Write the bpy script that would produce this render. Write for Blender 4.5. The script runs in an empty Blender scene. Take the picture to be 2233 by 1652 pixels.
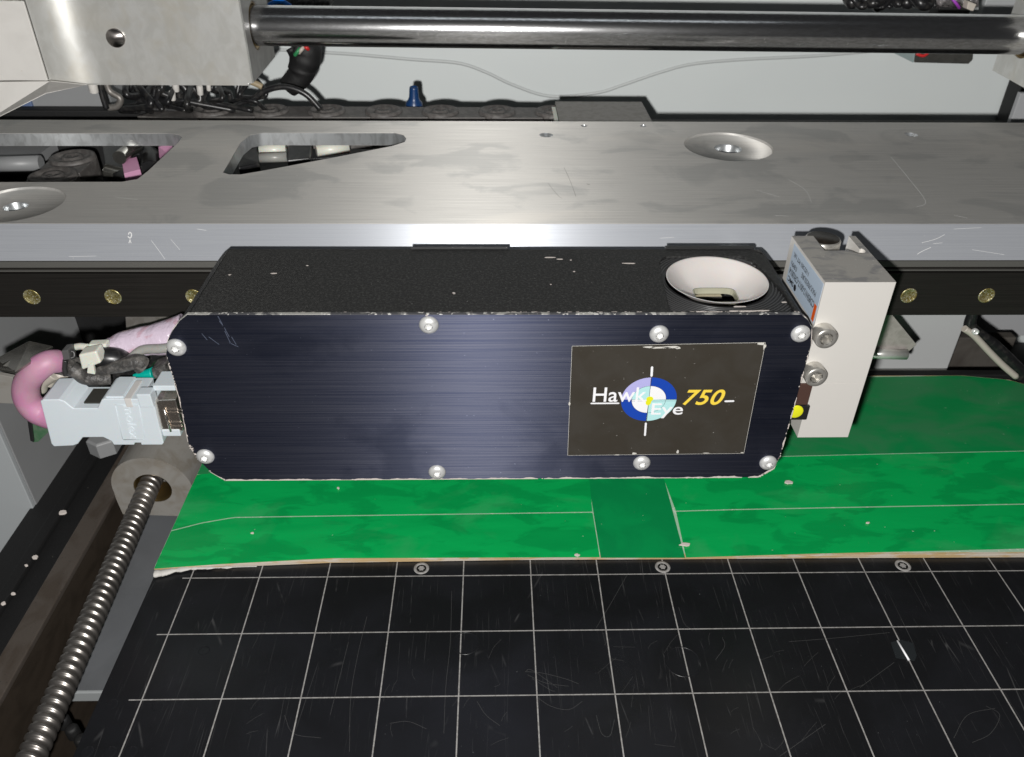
import bpy, bmesh, math, random
from mathutils import Vector, Matrix
import numpy as np
random.seed(7)
PI = math.pi
S = 0.001                      # everything below is in millimetres
scene = bpy.context.scene

# ---------------------------------------------------------------- camera
CAM_C = Vector((134.3167, -245.9663, 274.8373))
CAM_R = Matrix(((0.99976672, -0.01967419, 0.00891267),      # right
                (-0.00378237, -0.56574708, -0.82457015),    # down
                (0.02126507, 0.82434408, -0.56568951)))     # forward
FPX, PW, PH = 1758.88, 2233.0, 1652.0
cd = bpy.data.cameras.new('camera')
cam = bpy.data.objects.new('camera', cd)
scene.collection.objects.link(cam)
m = Matrix.Identity(4)
for i in range(3):
    m[i][0] = CAM_R[0][i]; m[i][1] = -CAM_R[1][i]; m[i][2] = -CAM_R[2][i]
    m[i][3] = CAM_C[i] * S
cam.matrix_world = m
cd.sensor_width = 36.0
cd.lens = FPX / PW * 36.0
cd.clip_start = 0.005
cd.clip_end = 20.0
cd.dof.use_dof = True
cd.dof.focus_distance = 0.335
cd.dof.aperture_fstop = 28.0
scene.camera = cam

# ---------------------------------------------------------------- world, flash, exposure
w = bpy.data.worlds.new('World'); scene.world = w; w.use_nodes = True
bgn = w.node_tree.nodes['Background']
bgn.inputs[0].default_value = (0.95, 0.97, 1.0, 1); bgn.inputs[1].default_value = 0.02
# the phone's flash: a few millimetres across, beside and below the lens
fl = bpy.data.lights.new('flash', 'POINT'); fo = bpy.data.objects.new('flash', fl)
scene.collection.objects.link(fo)
fpos = CAM_C - 12.0 * Vector(CAM_R[0]) + 16.0 * Vector(CAM_R[1])
fo.location = fpos * S
fl.shadow_soft_size = 0.0032
fl.energy = 1.0
fl.use_nodes = True
nt = fl.node_tree; em = nt.nodes['Emission']
em.inputs[0].default_value = (1.0, 0.985, 0.96, 1)
fa = nt.nodes.new('ShaderNodeLightFalloff'); fb = nt.nodes.new('ShaderNodeLightFalloff')
fa.inputs[0].default_value = 7.6; fb.inputs[0].default_value = 16.0
ad = nt.nodes.new('ShaderNodeMath'); ad.operation = 'ADD'
nt.links.new(fa.outputs['Linear'], ad.inputs[0]); nt.links.new(fb.outputs['Constant'], ad.inputs[1])
nt.links.new(ad.outputs[0], em.inputs[1])
# ceiling light of the room over the open machine, weak beside the flash
cl = bpy.data.lights.new('ceiling_light', 'AREA'); co = bpy.data.objects.new('ceiling_light', cl)
scene.collection.objects.link(co)
cl.shape = 'RECTANGLE'; cl.size = 1.2; cl.size_y = 0.3; cl.energy = 0.8; cl.color = (0.9, 0.96, 1.0)
co.location = (0.25, -0.55, 1.9)
co.rotation_euler = (math.radians(16), 0, 0)
vs = scene.view_settings
vs.view_transform = 'Standard'; vs.look = 'None'; vs.exposure = 0.4; vs.gamma = 1.0

# ---------------------------------------------------------------- helpers
def U(px, py, **k):
    """point of the real plane x/y/z = value that lies behind a point measured in the photograph (2233 wide)"""
    (ax, val), = k.items()
    i = 'xyz'.index(ax)
    d = CAM_R.transposed() @ Vector(((px - PW / 2) / FPX, (py - PH / 2) / FPX, 1.0))
    t = (val - CAM_C[i]) / d[i]
    return CAM_C + t * d

class MB:
    def __init__(s): s.v = []; s.f = []; s.sm = []
    def add(s, vs, fs, smooth=False):
        o = len(s.v); s.v += [tuple(p) for p in vs]
        for f in fs: s.f.append([i + o for i in f]); s.sm.append(smooth)
        return s
    def box(s, x0, x1, y0, y1, z0, z1):
        v = [(x, y, z) for z in (z0, z1) for y in (y0, y1) for x in (x0, x1)]
        return s.add(v, [(0, 2, 3, 1), (4, 5, 7, 6), (0, 1, 5, 4), (2, 6, 7, 3), (0, 4, 6, 2), (1, 3, 7, 5)])
    def prism(s, poly, axis, a, b):
        """poly: 2-D points; axis y: (x,z); axis z: (x,y); axis x: (y,z)"""
        def P(p, t):
            return {'y': (p[0], t, p[1]), 'z': (p[0], p[1], t), 'x': (t, p[0], p[1])}[axis]
        n = len(poly)
        v = [P(p, a) for p in poly] + [P(p, b) for p in poly]
        return s.add(v, [list(range(n)), list(range(2 * n - 1, n - 1, -1))] + [(i, i + n, (i + 1) % n + n, (i + 1) % n) for i in range(n)])
    def tube(s, pts, r, seg=12, smooth_path=True, cap=True, rfun=None, closed=False):
        pts = [Vector(p) for p in pts]
        if smooth_path and len(pts) > 2: pts = catmull(pts, 8)
        n = len(pts)
        T = [(pts[min(i + 1, n - 1)] - pts[max(i - 1, 0)]).normalized() for i in range(n)]
        up = Vector((0, 0, 1)) if abs(T[0].z) < .9 else Vector((0, 1, 0))
        N = (up - up.dot(T[0]) * T[0]).normalized(); vs = []
        for i in range(n):
            N = (N - N.dot(T[i]) * T[i]).normalized(); B = T[i].cross(N)
            rr = rfun(i / (n - 1)) if rfun else r
            for k in range(seg):
                a = 2 * PI * k / seg
                vs.append(pts[i] + rr * (math.cos(a) * N + math.sin(a) * B))
        fs = [(i * seg + k, i * seg + (k + 1) % seg, (i + 1) * seg + (k + 1) % seg, (i + 1) * seg + k) for i in range(n - 1) for k in range(seg)]
        s.add(vs, fs, True)
        if cap:
            o = len(s.v) - n * seg
            s.f.append([o + k for k in range(seg - 1, -1, -1)]); s.sm.append(False)
            o2 = o + (n - 1) * seg
            s.f.append([o2 + k for k in range(seg)]); s.sm.append(False)
        return s
    def lathe(s, prof, c, axis, seg=32, smooth=True, ang=0.0):
        """prof: (radius, height along axis)"""
        A = Vector(axis).normalized(); c = Vector(c)
        up = Vector((0, 0, 1)) if abs(A.z) < .9 else Vector((1, 0, 0))
        X = up.cross(A).normalized(); Y = A.cross(X)
        vs = []
        for r, h in prof:
            for k in range(seg):
                a = 2 * PI * k / seg + ang
                vs.append(c + A * h + max(r, 1e-4) * (math.cos(a) * X + math.sin(a) * Y))
        fs = [(i * seg + k, i * seg + (k + 1) % seg, (i + 1) * seg + (k + 1) % seg, (i + 1) * seg + k) for i in range(len(prof) - 1) for k in range(seg)]
        return s.add(vs, fs, smooth)
    def mesh(s, name, off=(0, 0, 0), bevel=0, bseg=2, angle=30, recalc=True):
        off = Vector(off)
        me = bpy.data.meshes.new(name)
        me.from_pydata([((Vector(p) - off) * S)[:] for p in s.v], [], s.f)
        me.polygons.foreach_set('use_smooth', s.sm)
        bm = bmesh.new(); bm.from_mesh(me)
        if recalc: bmesh.ops.recalc_face_normals(bm, faces=bm.faces)
        if bevel:
            es = [e for e in bm.edges if len(e.link_faces) == 2 and e.calc_face_angle(0) > math.radians(angle)]
            bmesh.ops.bevel(bm, geom=es, offset=bevel * S, segments=bseg, affect='EDGES', profile=0.6, clamp_overlap=True)
        bm.to_mesh(me); bm.free()
        return me

def catmull(P, n):
    out = []
    for i in range(len(P) - 1):
        a = P[i - 1] if i else P[0] * 2 - P[1]; b = P[i]; c = P[i + 1]
        d = P[i + 2] if i + 2 < len(P) else P[-1] * 2 - P[-2]
        for k in range(n):
            t = k / n
            out.append(0.5 * ((2 * b) + (c - a) * t + (2 * a - 5 * b + 4 * c - d) * t * t + (3 * b - a - 3 * c + d) * t ** 3))
    out.append(P[-1]); return out

def tag(o, label=None, cat=None, group=None, kind=None):
    if label: o['label'] = label
    if cat: o['category'] = cat
    if group: o['group'] = group
    if kind: o['kind'] = kind
    return o
def link(o, parent=None):
    scene.collection.objects.link(o)
    if parent: o.parent = parent
    return o
def thing(name, label, cat, loc, group=None):
    o = bpy.data.objects.new(name, None); o.empty_display_size = 0.01
    link(o); o.location = Vector(loc) * S
    return tag(o, label, cat, group)
def origin_of(o):
    v = Vector((0, 0, 0))
    while o: v += Vector(o.location); o = o.parent
    return v / S
def part(name, mb, mat, parent=None, bevel=0, label=None, loc=None, bseg=2, angle=30, recalc=True):
    """loc: world origin of the new object (millimetres); by default its parent's own"""
    base = origin_of(parent) if parent else Vector((0, 0, 0))
    org = Vector(loc) if loc is not None else base
    me = mb.mesh(name, org, bevel, bseg, angle, recalc)
    me.materials.append(mat)
    o = bpy.data.objects.new(name, me); link(o, parent)
    o.location = (org - base) * S
    if label: o['label'] = label
    return o
def copyto(o, loc, parent=None, rot=None):
    """copy of one part (and its sub-parts), world origin at loc"""
    c = o.copy(); scene.collection.objects.link(c); c.parent = parent or o.parent
    base = origin_of(c.parent) if c.parent else Vector((0, 0, 0))
    c.location = (Vector(loc) - base) * S
    if rot: c.rotation_euler = rot
    for ch in list(o.children):
        d = ch.copy(); scene.collection.objects.link(d); d.parent = c
    return c
def single(name, mb, mat, label, cat, bevel=0, loc=None, group=None, kind=None, **k):
    if loc is None:
        a = np.array(mb.v); loc = ((a[:, 0].min() + a[:, 0].max()) / 2, (a[:, 1].min() + a[:, 1].max()) / 2, a[:, 2].min())
    o = part(name, mb, mat, None, bevel, None, loc, **k)
    return tag(o, label, cat, group, kind)

def text_mesh(body, size, shear=0.0, offset=0.0, extrude=0.02, spacing=1.0, xs=1.0):
    """flat lettering as mesh points in millimetres, (x right, y up), with its bounds"""
    cu = bpy.data.curves.new('lettering', 'FONT'); cu.body = body; cu.size = size
    cu.shear = shear; cu.offset = offset; cu.extrude = extrude; cu.space_character = spacing
    cu.resolution_u = 6
    o = bpy.data.objects.new('lettering', cu); scene.collection.objects.link(o)
    dg = bpy.context.evaluated_depsgraph_get(); dg.update()
    me = bpy.data.meshes.new_from_object(o.evaluated_get(dg))
    v = np.array([p.co[:] for p in me.vertices]); f = [list(p.vertices) for p in me.polygons]
    bpy.data.objects.remove(o); bpy.data.curves.remove(cu); bpy.data.meshes.remove(me)
    v[:, 0] *= xs
    return v, f
def lettering(body, org, xa, ya, size, box_w=None, **k):
    """lettering whose lower left corner is at org, running along xa, upright along ya"""
    v, f = text_mesh(body, size, **k)
    lo = v.min(0); hi = v.max(0)
    sx = (box_w / (hi[0] - lo[0])) if box_w else 1.0
    xa = Vector(xa).normalized(); ya = Vector(ya).normalized(); n = xa.cross(ya); org = Vector(org)
    mb = MB(); mb.add([org + xa * ((p[0] - lo[0]) * sx) + ya * p[1] + n * (p[2]) for p in v], f)
    return mb

# ---------------------------------------------------------------- materials
MATS = {}
def mat(name, base, rough=0.5, metal=0.0, aniso=0.0, tangent=None, spec=0.5,
        brush=None, blotch=None, speck=None, bump=None, scratch=None, trans=0.0, sss=0.0, coat=0.0, coatr=.15, coati=1.5, ior=None, rvar=0.0):
    """brush=(scale xyz, colour, amount)  blotch=(scale, colour, lo, hi, amount)  speck=(scale, colour, threshold)  bump=(scale, mm)
    scratch=(scale, colour, width)"""
    M = bpy.data.materials.new(name); M.use_nodes = True
    nt = M.node_tree; N = nt.nodes; L = nt.links
    b = N['Principled BSDF']
    tc = N.new('ShaderNodeTexCoord'); mp = N.new('ShaderNodeMapping'); mp.inputs['Scale'].default_value = (1000, 1000, 1000)
    L.new(tc.outputs['Object'], mp.inputs[0]); co = mp.outputs[0]
    col = None
    rgb = N.new('ShaderNodeRGB'); rgb.outputs[0].default_value = (*base, 1); col = rgb.outputs[0]
    def mix(fac, c):
        nonlocal col
        x = N.new('ShaderNodeMix'); x.data_type = 'RGBA'
        L.new(fac, x.inputs[0]); L.new(col, x.inputs[6]); x.inputs[7].default_value = (*c, 1); col = x.outputs[2]
    def noise(scale, detail=4, src=None, vec=None, dist=0.0, rough=.55):
        n = N.new('ShaderNodeTexNoise'); n.inputs['Scale'].default_value = 1.0; n.inputs['Detail'].default_value = detail
        n.inputs['Distortion'].default_value = dist; n.inputs['Roughness'].default_value = rough
        q = N.new('ShaderNodeMapping'); q.inputs['Scale'].default_value = scale if isinstance(scale, tuple) else (scale,) * 3
        if vec: q.inputs['Location'].default_value = vec
        L.new(co, q.inputs[0]); L.new(q.outputs[0], n.inputs['Vector']); return n.outputs[0]
    def ramp(x, lo, hi, a=1.0):
        r = N.new('ShaderNodeMapRange'); r.inputs[1].default_value = lo; r.inputs[2].default_value = hi; r.inputs[4].default_value = a
        L.new(x, r.inputs[0]); return r.outputs[0]
    rsock = None
    if brush:
        sc, c, amt = brush
        n = noise(sc, 6, rough=.7); mix(ramp(n, .35, .68, amt), c)
        if rvar: rsock = (n, rvar)
    for bl in (blotch if isinstance(blotch, list) else [blotch] if blotch else []):
        sc, c, lo, hi, amt = bl
        n = noise(sc, 5, vec=(7.3, 1.7, 3.1), dist=.6); mix(ramp(n, lo, hi, amt), c)
    if speck:
        sc, c, th = speck
        n = noise(sc, 2, vec=(31, 17, 5)); mix(ramp(n, th, th + .035, .85), c)
    if scratch:
        sc, c, wd = scratch
        for k, an in enumerate((.4, 1.25, -.6, 2.3)):
            q = N.new('ShaderNodeMapping'); q.inputs['Rotation'].default_value = (0, 0, an); q.inputs['Scale'].default_value = (sc, sc * .045, sc)
            q.inputs['Location'].default_value = (k * 13.1, k * 5.7, k)
            L.new(co, q.inputs[0])
            wn = N.new('ShaderNodeTexNoise'); wn.inputs['Scale'].default_value = .35; wn.inputs['Detail'].default_value = 1
            L.new(co, wn.inputs[0]) if False else None
            vo = N.new('ShaderNodeTexVoronoi'); vo.feature = 'DISTANCE_TO_EDGE'; vo.inputs['Scale'].default_value = 1.0; vo.inputs['Randomness'].default_value = 1.0
            L.new(q.outputs[0], vo.inputs['Vector'])
            l1 = ramp(vo.outputs[0], wd, 0.0, 1.0)
            n2 = noise(.05 + .012 * k, 2, vec=(k * 9., 3., 1.)); l2 = ramp(n2, .52, .66, .5)
            mu = N.new('ShaderNodeMath'); mu.operation = 'MULTIPLY'; L.new(l1, mu.inputs[0]); L.new(l2, mu.inputs[1])
            mix(mu.outputs[0], c)
    L.new(col, b.inputs['Base Color'])
    b.inputs['Roughness'].default_value = rough
    if rsock:
        r = N.new('ShaderNodeMapRange'); r.inputs[1].default_value = .25; r.inputs[2].default_value = .75
        r.inputs[3].default_value = rough - rsock[1]; r.inputs[4].default_value = rough + rsock[1]
        L.new(rsock[0], r.inputs[0]); L.new(r.outputs[0], b.inputs['Roughness'])
    b.inputs['Metallic'].default_value = metal
    b.inputs['Specular IOR Level'].default_value = spec
    if aniso:
        b.inputs['Anisotropic'].default_value = aniso
        if tangent:
            cx = N.new('ShaderNodeCombineXYZ')
            for i in range(3): cx.inputs[i].default_value = tangent[i]
            L.new(cx.outputs[0], b.inputs['Tangent'])
    if trans: b.inputs['Transmission Weight'].default_value = trans
    if ior: b.inputs['IOR'].default_value = ior
    if sss:
        b.inputs['Subsurface Weight'].default_value = sss; b.inputs['Subsurface Scale'].default_value = 0.003
    if coat: b.inputs['Coat Weight'].default_value = coat; b.inputs['Coat Roughness'].default_value = coatr; b.inputs['Coat IOR'].default_value = coati
    if bump:
        sc, mm = bump[0], bump[1]
        n = noise(sc, 5)
        bp = N.new('ShaderNodeBump'); bp.inputs['Strength'].default_value = 1.0; bp.inputs['Distance'].default_value = mm * S
        L.new(n, bp.inputs['Height']); L.new(bp.outputs[0], b.inputs['Normal'])
    MATS[name] = M
    return M

TX = (0, .7071, .7071)      # across the brushing: the highlight spreads over the grooves
m_alu_top = mat('brushed_aluminium', (.74, .725, .69), .66, .50, .9, TX, brush=((.02, 3.2, 3.2), (.46, .45, .43), .85), rvar=.05,
    blotch=[((.022, .03, .03), (.42, .425, .415), .52, .595, .45), ((.012, .02, .02), (.80, .76, .70), .52, .68, .35)], speck=(.8, (.75, .74, .7), .745), bump=((.03, 5, 5), .004))
m_alu_ch = mat('anodised_aluminium_chamfer', (.64, .665, .71), .46, .52, .9, TX, brush=((.02, 2.5, 2.5), (.50, .52, .57), .6), rvar=.05,
    speck=(.9, (.85, .85, .85), .74), bump=((.03, 5, 5), .004))
m_alu_cut = mat('machined_aluminium', (.62, .64, .65), .33, .75, 0, None, blotch=((.25, .25, .12), (.36, .37, .37), .45, .62, .6), bump=((.2, .2, 6), .004))
m_alu_block = mat('matte_anodised_block', (.71, .685, .645), .46, .15, 0, None, blotch=((.06, .06, .06), (.72, .69, .65), .4, .7, .5), speck=(2.2, (.6, .6, .6), .77), bump=((6, 6, 6), .004))
m_alu_blocktop = mat('scuffed_block_top', (.44, .42, .39), .5, .3, 0, None, blotch=((.10, .22, .12), (.24, .24, .25), .50, .62, .7), speck=(1.2, (.7, .69, .66), .70))
m_sheet = mat('galvanised_sheet', (.62, .615, .585), .30, .55, 0, None, blotch=[((.16, .16, .10), (.74, .74, .72), .40, .62, .6), ((.05, .05, .05), (.60, .56, .47), .5, .68, .5)], bump=((.4, .4, .2), .01))
m_plate2 = mat('painted_cover', (.66, .64, .61), .5, .1, 0, None, blotch=((.05, .05, .05), (.58, .56, .53), .45, .65, .6), speck=(.35, (.45, .38, .28), .77))
m_blockgrey = mat('cast_block', (.33, .325, .315), .5, .45, 0, None, blotch=((.1, .1, .1), (.25, .245, .235), .45, .6, .6))
m_rail = mat('dark_brushed_rail', (.040, .038, .035), .45, .75, .9, TX, brush=((.015, 3, 3), (.11, .10, .09), .6), rvar=.06, bump=((.03, 5, 5), .004))
m_lip = mat('rail_lip', (.22, .215, .20), .4, .6, .5, TX)
m_brass = mat('dirty_plug', (.42, .38, .20), .3, .6, 0, None, blotch=((.9, .9, .9), (.22, .17, .04), .42, .55, .9), speck=(1.6, (.9, .9, .8), .62), bump=((1.4, 1.4, 1.4), .25))
m_navy = mat('navy_brushed_plate', (.036, .043, .078), .56, .86, .92, TX, brush=((.016, 3.4, 3.4), (.115, .118, .150), .75), rvar=.05, blotch=((.02, .05, .03), (.026, .031, .055), .50, .62, .55), speck=(1.1, (.25, .27, .35), .755), bump=((.02, 6, 6), .005))
m_navyedge = mat('worn_plate_edge', (.50, .49, .46), .5, .4, 0, None, blotch=((.12, .12, .12), (.08, .08, .09), .42, .5, .95), speck=(.5, (.95, .93, .88), .6))
m_black_wr = mat('black_crackle_paint', (.012, .012, .012), .62, 0, 0, None, blotch=((1.1, 1.1, 1.1), (.055, .055, .053), .47, .66, .75), speck=(1.3, (.32, .32, .3), .725), bump=((1.6, 1.6, 1.6), .12))
m_black_smooth = mat('black_satin', (.016, .016, .017), .42, 0, 0, None, speck=(1.2, (.3, .3, .3), .75))
m_steel = mat('zinc_screw', (.86, .86, .85), .34, .5, 0, None, blotch=((.8, .8, .8), (.55, .54, .52), .5, .65, .5))
m_socket = mat('stainless_socket_screw', (.58, .56, .52), .33, .7, 0, None, blotch=((.8, .8, .8), (.33, .30, .26), .5, .65, .5))
m_hexin = mat('socket_recess', (.35, .34, .32), .3, .9)
m_sticker = mat('sticker_black_print', (.042, .036, .028), .38, 0, 0, None, speck=(.9, (.30, .29, .27), .745), blotch=((.08, .08, .08), (.052, .047, .04), .4, .7, .8))
m_paperedge = mat('torn_paper', (.62, .60, .55), .6, bump=((2, 2, 2), .1))
m_white_print = mat('white_print', (.86, .86, .88), .45)
m_blue_print = mat('blue_print', (.010, .058, .40), .4)
m_lav_print = mat('lavender_print', (.44, .43, .76), .4)
m_cyan_print = mat('pale_cyan_print', (.46, .76, .76), .4)
m_yellow_print = mat('yellow_print', (.90, .66, .07), .4)
m_lemon_print = mat('lemon_print', (.78, .78, .02), .4)
m_dark_print = mat('fine_line_print', (.03, .05, .09), .4)
m_label = mat('pale_blue_label', (.50, .60, .72), .4)
m_ink = mat('black_ink', (.02, .02, .025), .45)
m_orange = mat('orange_print', (.85, .12, .008), .45)
m_white_cone = mat('white_reflector', (.70, .655, .63), .42, sss=.15, coat=.3)
m_glassy = mat('yellowish_glass_edge', (.42, .41, .31), .15, .1, spec=.8)
m_dark = mat('deep_black', (.006, .006, .006), .5)
m_rod = mat('polished_steel_rod', (.60, .60, .61), .165, 1.0, .0, None, blotch=((.25, 1.0, 1.0), (.38, .375, .37), .42, .6, .6), speck=((.55, .55, .35), (.85, .85, .84), .68), rvar=0, bump=((.5, 2.0, 2.0), .03), coat=.6, coatr=.34, coati=1.9)
m_wall = mat('pale_panel_paint', (.55, .58, .575), .45, blotch=((.006, .006, .006), (.51, .54, .54), .4, .7, .5))
m_wall2 = mat('grey_panel_paint', (.24, .245, .25), .45, blotch=((.01, .01, .01), (.20, .20, .2), .4, .7, .5))
m_wallline = mat('grey_wall_line', (.44, .46, .455), .5)
m_chain = mat('dusty_black_plastic', (.085, .078, .074), .55, blotch=((.25, .25, .25), (.15, .14, .132), .45, .65, .8), speck=(1.2, (.4, .39, .36), .75))
m_blackcable = mat('black_cable', (.012, .012, .013), .33, blotch=((.3, .3, .3), (.05, .047, .043), .5, .65, .6))
m_dustcable = mat('dusty_black_cable', (.05, .048, .046), .42, blotch=((.3, .3, .3), (.16, .15, .14), .45, .62, .8), speck=(1.1, (.6, .58, .5), .74), bump=((.5, .3, .5), .8))
m_greytube = mat('grey_tube', (.30, .30, .28), .35, sss=.1, blotch=((.3, .3, .3), (.28, .27, .25), .45, .65, .6))
m_bluef = mat('blue_fitting', (.006, .035, .12), .35)
m_bluecable = mat('bright_blue_cable', (.004, .20, .80), .4)
m_pink = mat('pink_cable_sheath', (.50, .22, .36), .5, sss=.1, blotch=((.09, .09, .09), (.46, .29, .34), .42, .65, .8), bump=((.4, .4, .4), .12))
m_pinktape = mat('pale_pink_tape', (.60, .50, .60), .22, coat=.4, blotch=((.12, .12, .12), (.52, .30, .36), .56, .62, .6), bump=((.22, .22, .22), 1.0))
m_pinkplain = mat('pink_plastic', (.52, .26, .40), .5)
m_conn = mat('pale_blue_grey_plastic', (.64, .70, .74), .40, sss=.04, blotch=((.04, .04, .04), (.60, .66, .70), .4, .7, .6), speck=(1.1, (.42, .42, .42), .79), bump=((9, 9, 9), .006))
m_shell = mat('connector_shell', (.72, .66, .60), .2, .95, bump=((.7, .7, .7), .08))
m_ziptie = mat('white_nylon_tie', (.70, .70, .62), .35, sss=.25)
m_blacktie = mat('black_nylon_tie', (.03, .03, .03), .35)
m_teal = mat('teal_wire', (.0, .38, .31), .4)
m_pcb = mat('dusty_green_board', (.055, .13, .068), .35, blotch=((.2, .2, .2), (.11, .16, .11), .45, .6, .7), coat=.3)
m_shinymetal = mat('bent_steel_clip', (.33, .32, .29), .24, .9, blotch=((.12, .12, .12), (.20, .195, .18), .45, .6, .6))
m_darksheet = mat('grey_sheet_bracket', (.23, .215, .20), .45, .5, blotch=((.25, .25, .25), (.17, .155, .14), .45, .6, .7), speck=(1, (.5, .5, .48), .76))
m_green = mat('green_tape', (.003, .375, .085), .27, blotch=[((.04, .09, .09), (.002, .27, .062), .50, .57, .7), ((.02, .03, .03), (.05, .36, .13), .55, .68, .4)], speck=(.5, (.45, .6, .45), .76), bump=((.03, .12, .1), .25))
m_green2 = mat('green_tape_darker', (.003, .235, .065), .27, blotch=((.05, .05, .06), (.003, .29, .075), .45, .6, .7), speck=(.5, (.5, .6, .5), .76), bump=((.05, .08, .1), .15))
m_green3 = mat('dusty_green_tape', (.005, .23, .062), .36, blotch=[((.03, .05, .06), (.05, .20, .09), .42, .62, .6)], speck=(.6, (.4, .5, .4), .76), bump=((.03, .08, .1), .15))
m_tan = mat('tan_board_edge', (.52, .37, .19), .6, blotch=((.05, .3, .3), (.58, .52, .45), .46, .56, .9), bump=((1, 1, 1), .15))
m_seam = mat('pale_adhesive', (.36, .56, .40), .5, speck=(.5, (.6, .65, .55), .6))
m_table = mat('black_phenolic_table', (.0075, .0078, .0088), .33, 0, 0, None, blotch=[((.03, .03, .03), (.0115, .012, .0145), .4, .65, .8)], speck=(.9, (.13, .14, .14), .765), scratch=(.085, (.10, .10, .10), .0045), bump=((.3, .3, .3), .02))
m_line = mat('engraved_grey_line', (.31, .30, .29), .6, blotch=((.6, .6, .6), (.20, .19, .18), .45, .6, .8))
m_paste = mat('grey_paste', (.55, .53, .50), .6, bump=((.8, .8, .8), .3))
m_screwsteel = mat('ball_screw_steel', (.38, .355, .33), .36, .9, 0, None, blotch=((.08, .08, .08), (.24, .22, .205), .42, .62, .6))
m_brownrail = mat('oily_brown_steel', (.105, .088, .075), .42, .35, 0, None, blotch=((.09, .05, .09), (.075, .058, .045), .45, .62, .8), speck=(1.2, (.03, .03, .03), .68), bump=((.8, .8, .8), .03))
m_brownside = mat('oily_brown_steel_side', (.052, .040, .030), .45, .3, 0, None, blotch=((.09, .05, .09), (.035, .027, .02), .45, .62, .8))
m_nutblock = mat('nut_housing', (.34, .325, .30), .45, .3, 0, None, blotch=((.09, .09, .09), (.25, .22, .18), .48, .66, .7))
m_brassring = mat('oily_bore', (.22, .15, .06), .3, .9)
m_tray = mat('grey_tray_paint', (.115, .12, .128), .5, blotch=((.03, .03, .03), (.085, .088, .093), .4, .65, .7), speck=(.7, (.2, .19, .18), .78))
m_traylip = mat('grey_tray_lip', (.30, .315, .32), .5)
m_blackfloor = mat('black_cover_fabric', (.0045, .0045, .0048), .65, speck=(.8, (.22, .21, .19), .755), bump=((.6, .6, .6), .2))
m_crumb = mat('pale_crumb', (.62, .56, .52), .7)
m_red = mat('red_wire', (.5, .02, .02), .4)
m_beige = mat('beige_wire', (.45, .41, .36), .45)
m_purple = mat('purple_wire', (.3, .05, .4), .4)
m_greenw = mat('green_wire', (.03, .22, .08), .5)
m_film = mat('wrinkled_plastic_film', (.30, .28, .28), .12, .3, coat=.8, bump=((.25, .25, .25), 1.2), blotch=((.1, .1, .1), (.12, .11, .11), .4, .6, .8))

# ================================================================ SETTING
# back panel and machine floor
YW = 450
mb = MB(); mb.box(-420, 760, YW, YW + 4, -160, 420)
back = tag(part('back_panel', mb, m_wall, None, 0, None, (0, YW, 0)), kind='structure')
mb = MB(); mb.box(-600, 900, -420, YW, -166, -160)
tag(part('machine_floor', mb, m_blackfloor, None, 0, None, (0, 0, -160)), kind='structure')

# thin grey tube half sunk in the back panel, slightly darker than it
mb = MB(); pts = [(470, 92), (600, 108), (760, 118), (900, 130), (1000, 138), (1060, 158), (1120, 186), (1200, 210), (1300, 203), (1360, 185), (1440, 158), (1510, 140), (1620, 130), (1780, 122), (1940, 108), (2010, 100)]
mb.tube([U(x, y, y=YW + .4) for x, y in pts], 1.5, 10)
single('wall_line', mb, m_wallline, 'thin grey line sagging in two curves across the pale back panel', 'cable')
mb = MB(); mb.tube([U(2168, 312, y=YW - 2), U(2163, 340, y=YW - 2), U(2152, 430, y=YW - 2)], 1.3, 8, False)  # grey tube standing for a vertical groove in the panel
single('cable', mb, m_wallline, 'short straight grey line for a groove in the back panel below the right shaft bearing', 'cable')

# ================================================================ PRINT TABLE (z = 0)
CELL = 30.0
tb = thing('tooling_table', 'black table with an engraved white line grid in front of the green board', 'table', (170, 0, -12))
mb = MB(); mb.box(-16.5, 620, -300, 150, -12, 0)
part('table_plate', mb, m_table, tb, .4)
def strip(mb, x0, y0, x1, y1, wd, z, h=.05):
    d = Vector((x1 - x0, y1 - y0)).normalized(); n = Vector((-d.y, d.x)) * wd / 2
    mb.prism([(x0 - n.x, y0 - n.y), (x0 + n.x, y0 + n.y), (x1 + n.x, y1 + n.y), (x1 - n.x, y1 - n.y)], 'z', z, z + h)
for i in range(0, 20):
    mb = MB(); strip(mb, i * CELL, 12, i * CELL, -296, .50, 0, .06); part('grid_line', mb, m_line, tb)
for j in range(0, 10):
    x0 = [-3.6, -4.6, -4.9][min(j, 2)]
    mb = MB(); strip(mb, x0, -j * CELL, 616, -j * CELL, .44, 0, .09); part('grid_line', mb, m_line, tb)
# flush screws near the far edge: pale ring, dark seat, star drive
def star(c, r1, r2, n=6):
    return [(c[0] + (r1 if k % 2 else r2) * math.cos(PI * k / n), c[1] + (r1 if k % 2 else r2) * math.sin(PI * k / n)) for k in range(2 * n)]
proto = None
for px, py in ((919, 1240), (1445, 1237), (1969, 1234)):
    p = U(px, py, z=0.1)
    if proto is None:
        mb = MB(); mb.lathe([(3.45, 0), (3.4, .18), (2.35, .2), (2.2, .02)], p, (0, 0, 1), 32)
        proto = part('screw', mb, m_line, tb, 0, None, p)
        q = MB(); q.lathe([(2.2, .0), (.01, .01)], p, (0, 0, 1), 24); part('seat', q, m_dark, proto, 0, None, p)
        q = MB(); q.prism(star(p, 1.1, 1.55), 'z', .12, .26); part('drive', q, m_line, proto, 0, None, p)
    else: copyto(proto, p, tb)
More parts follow.
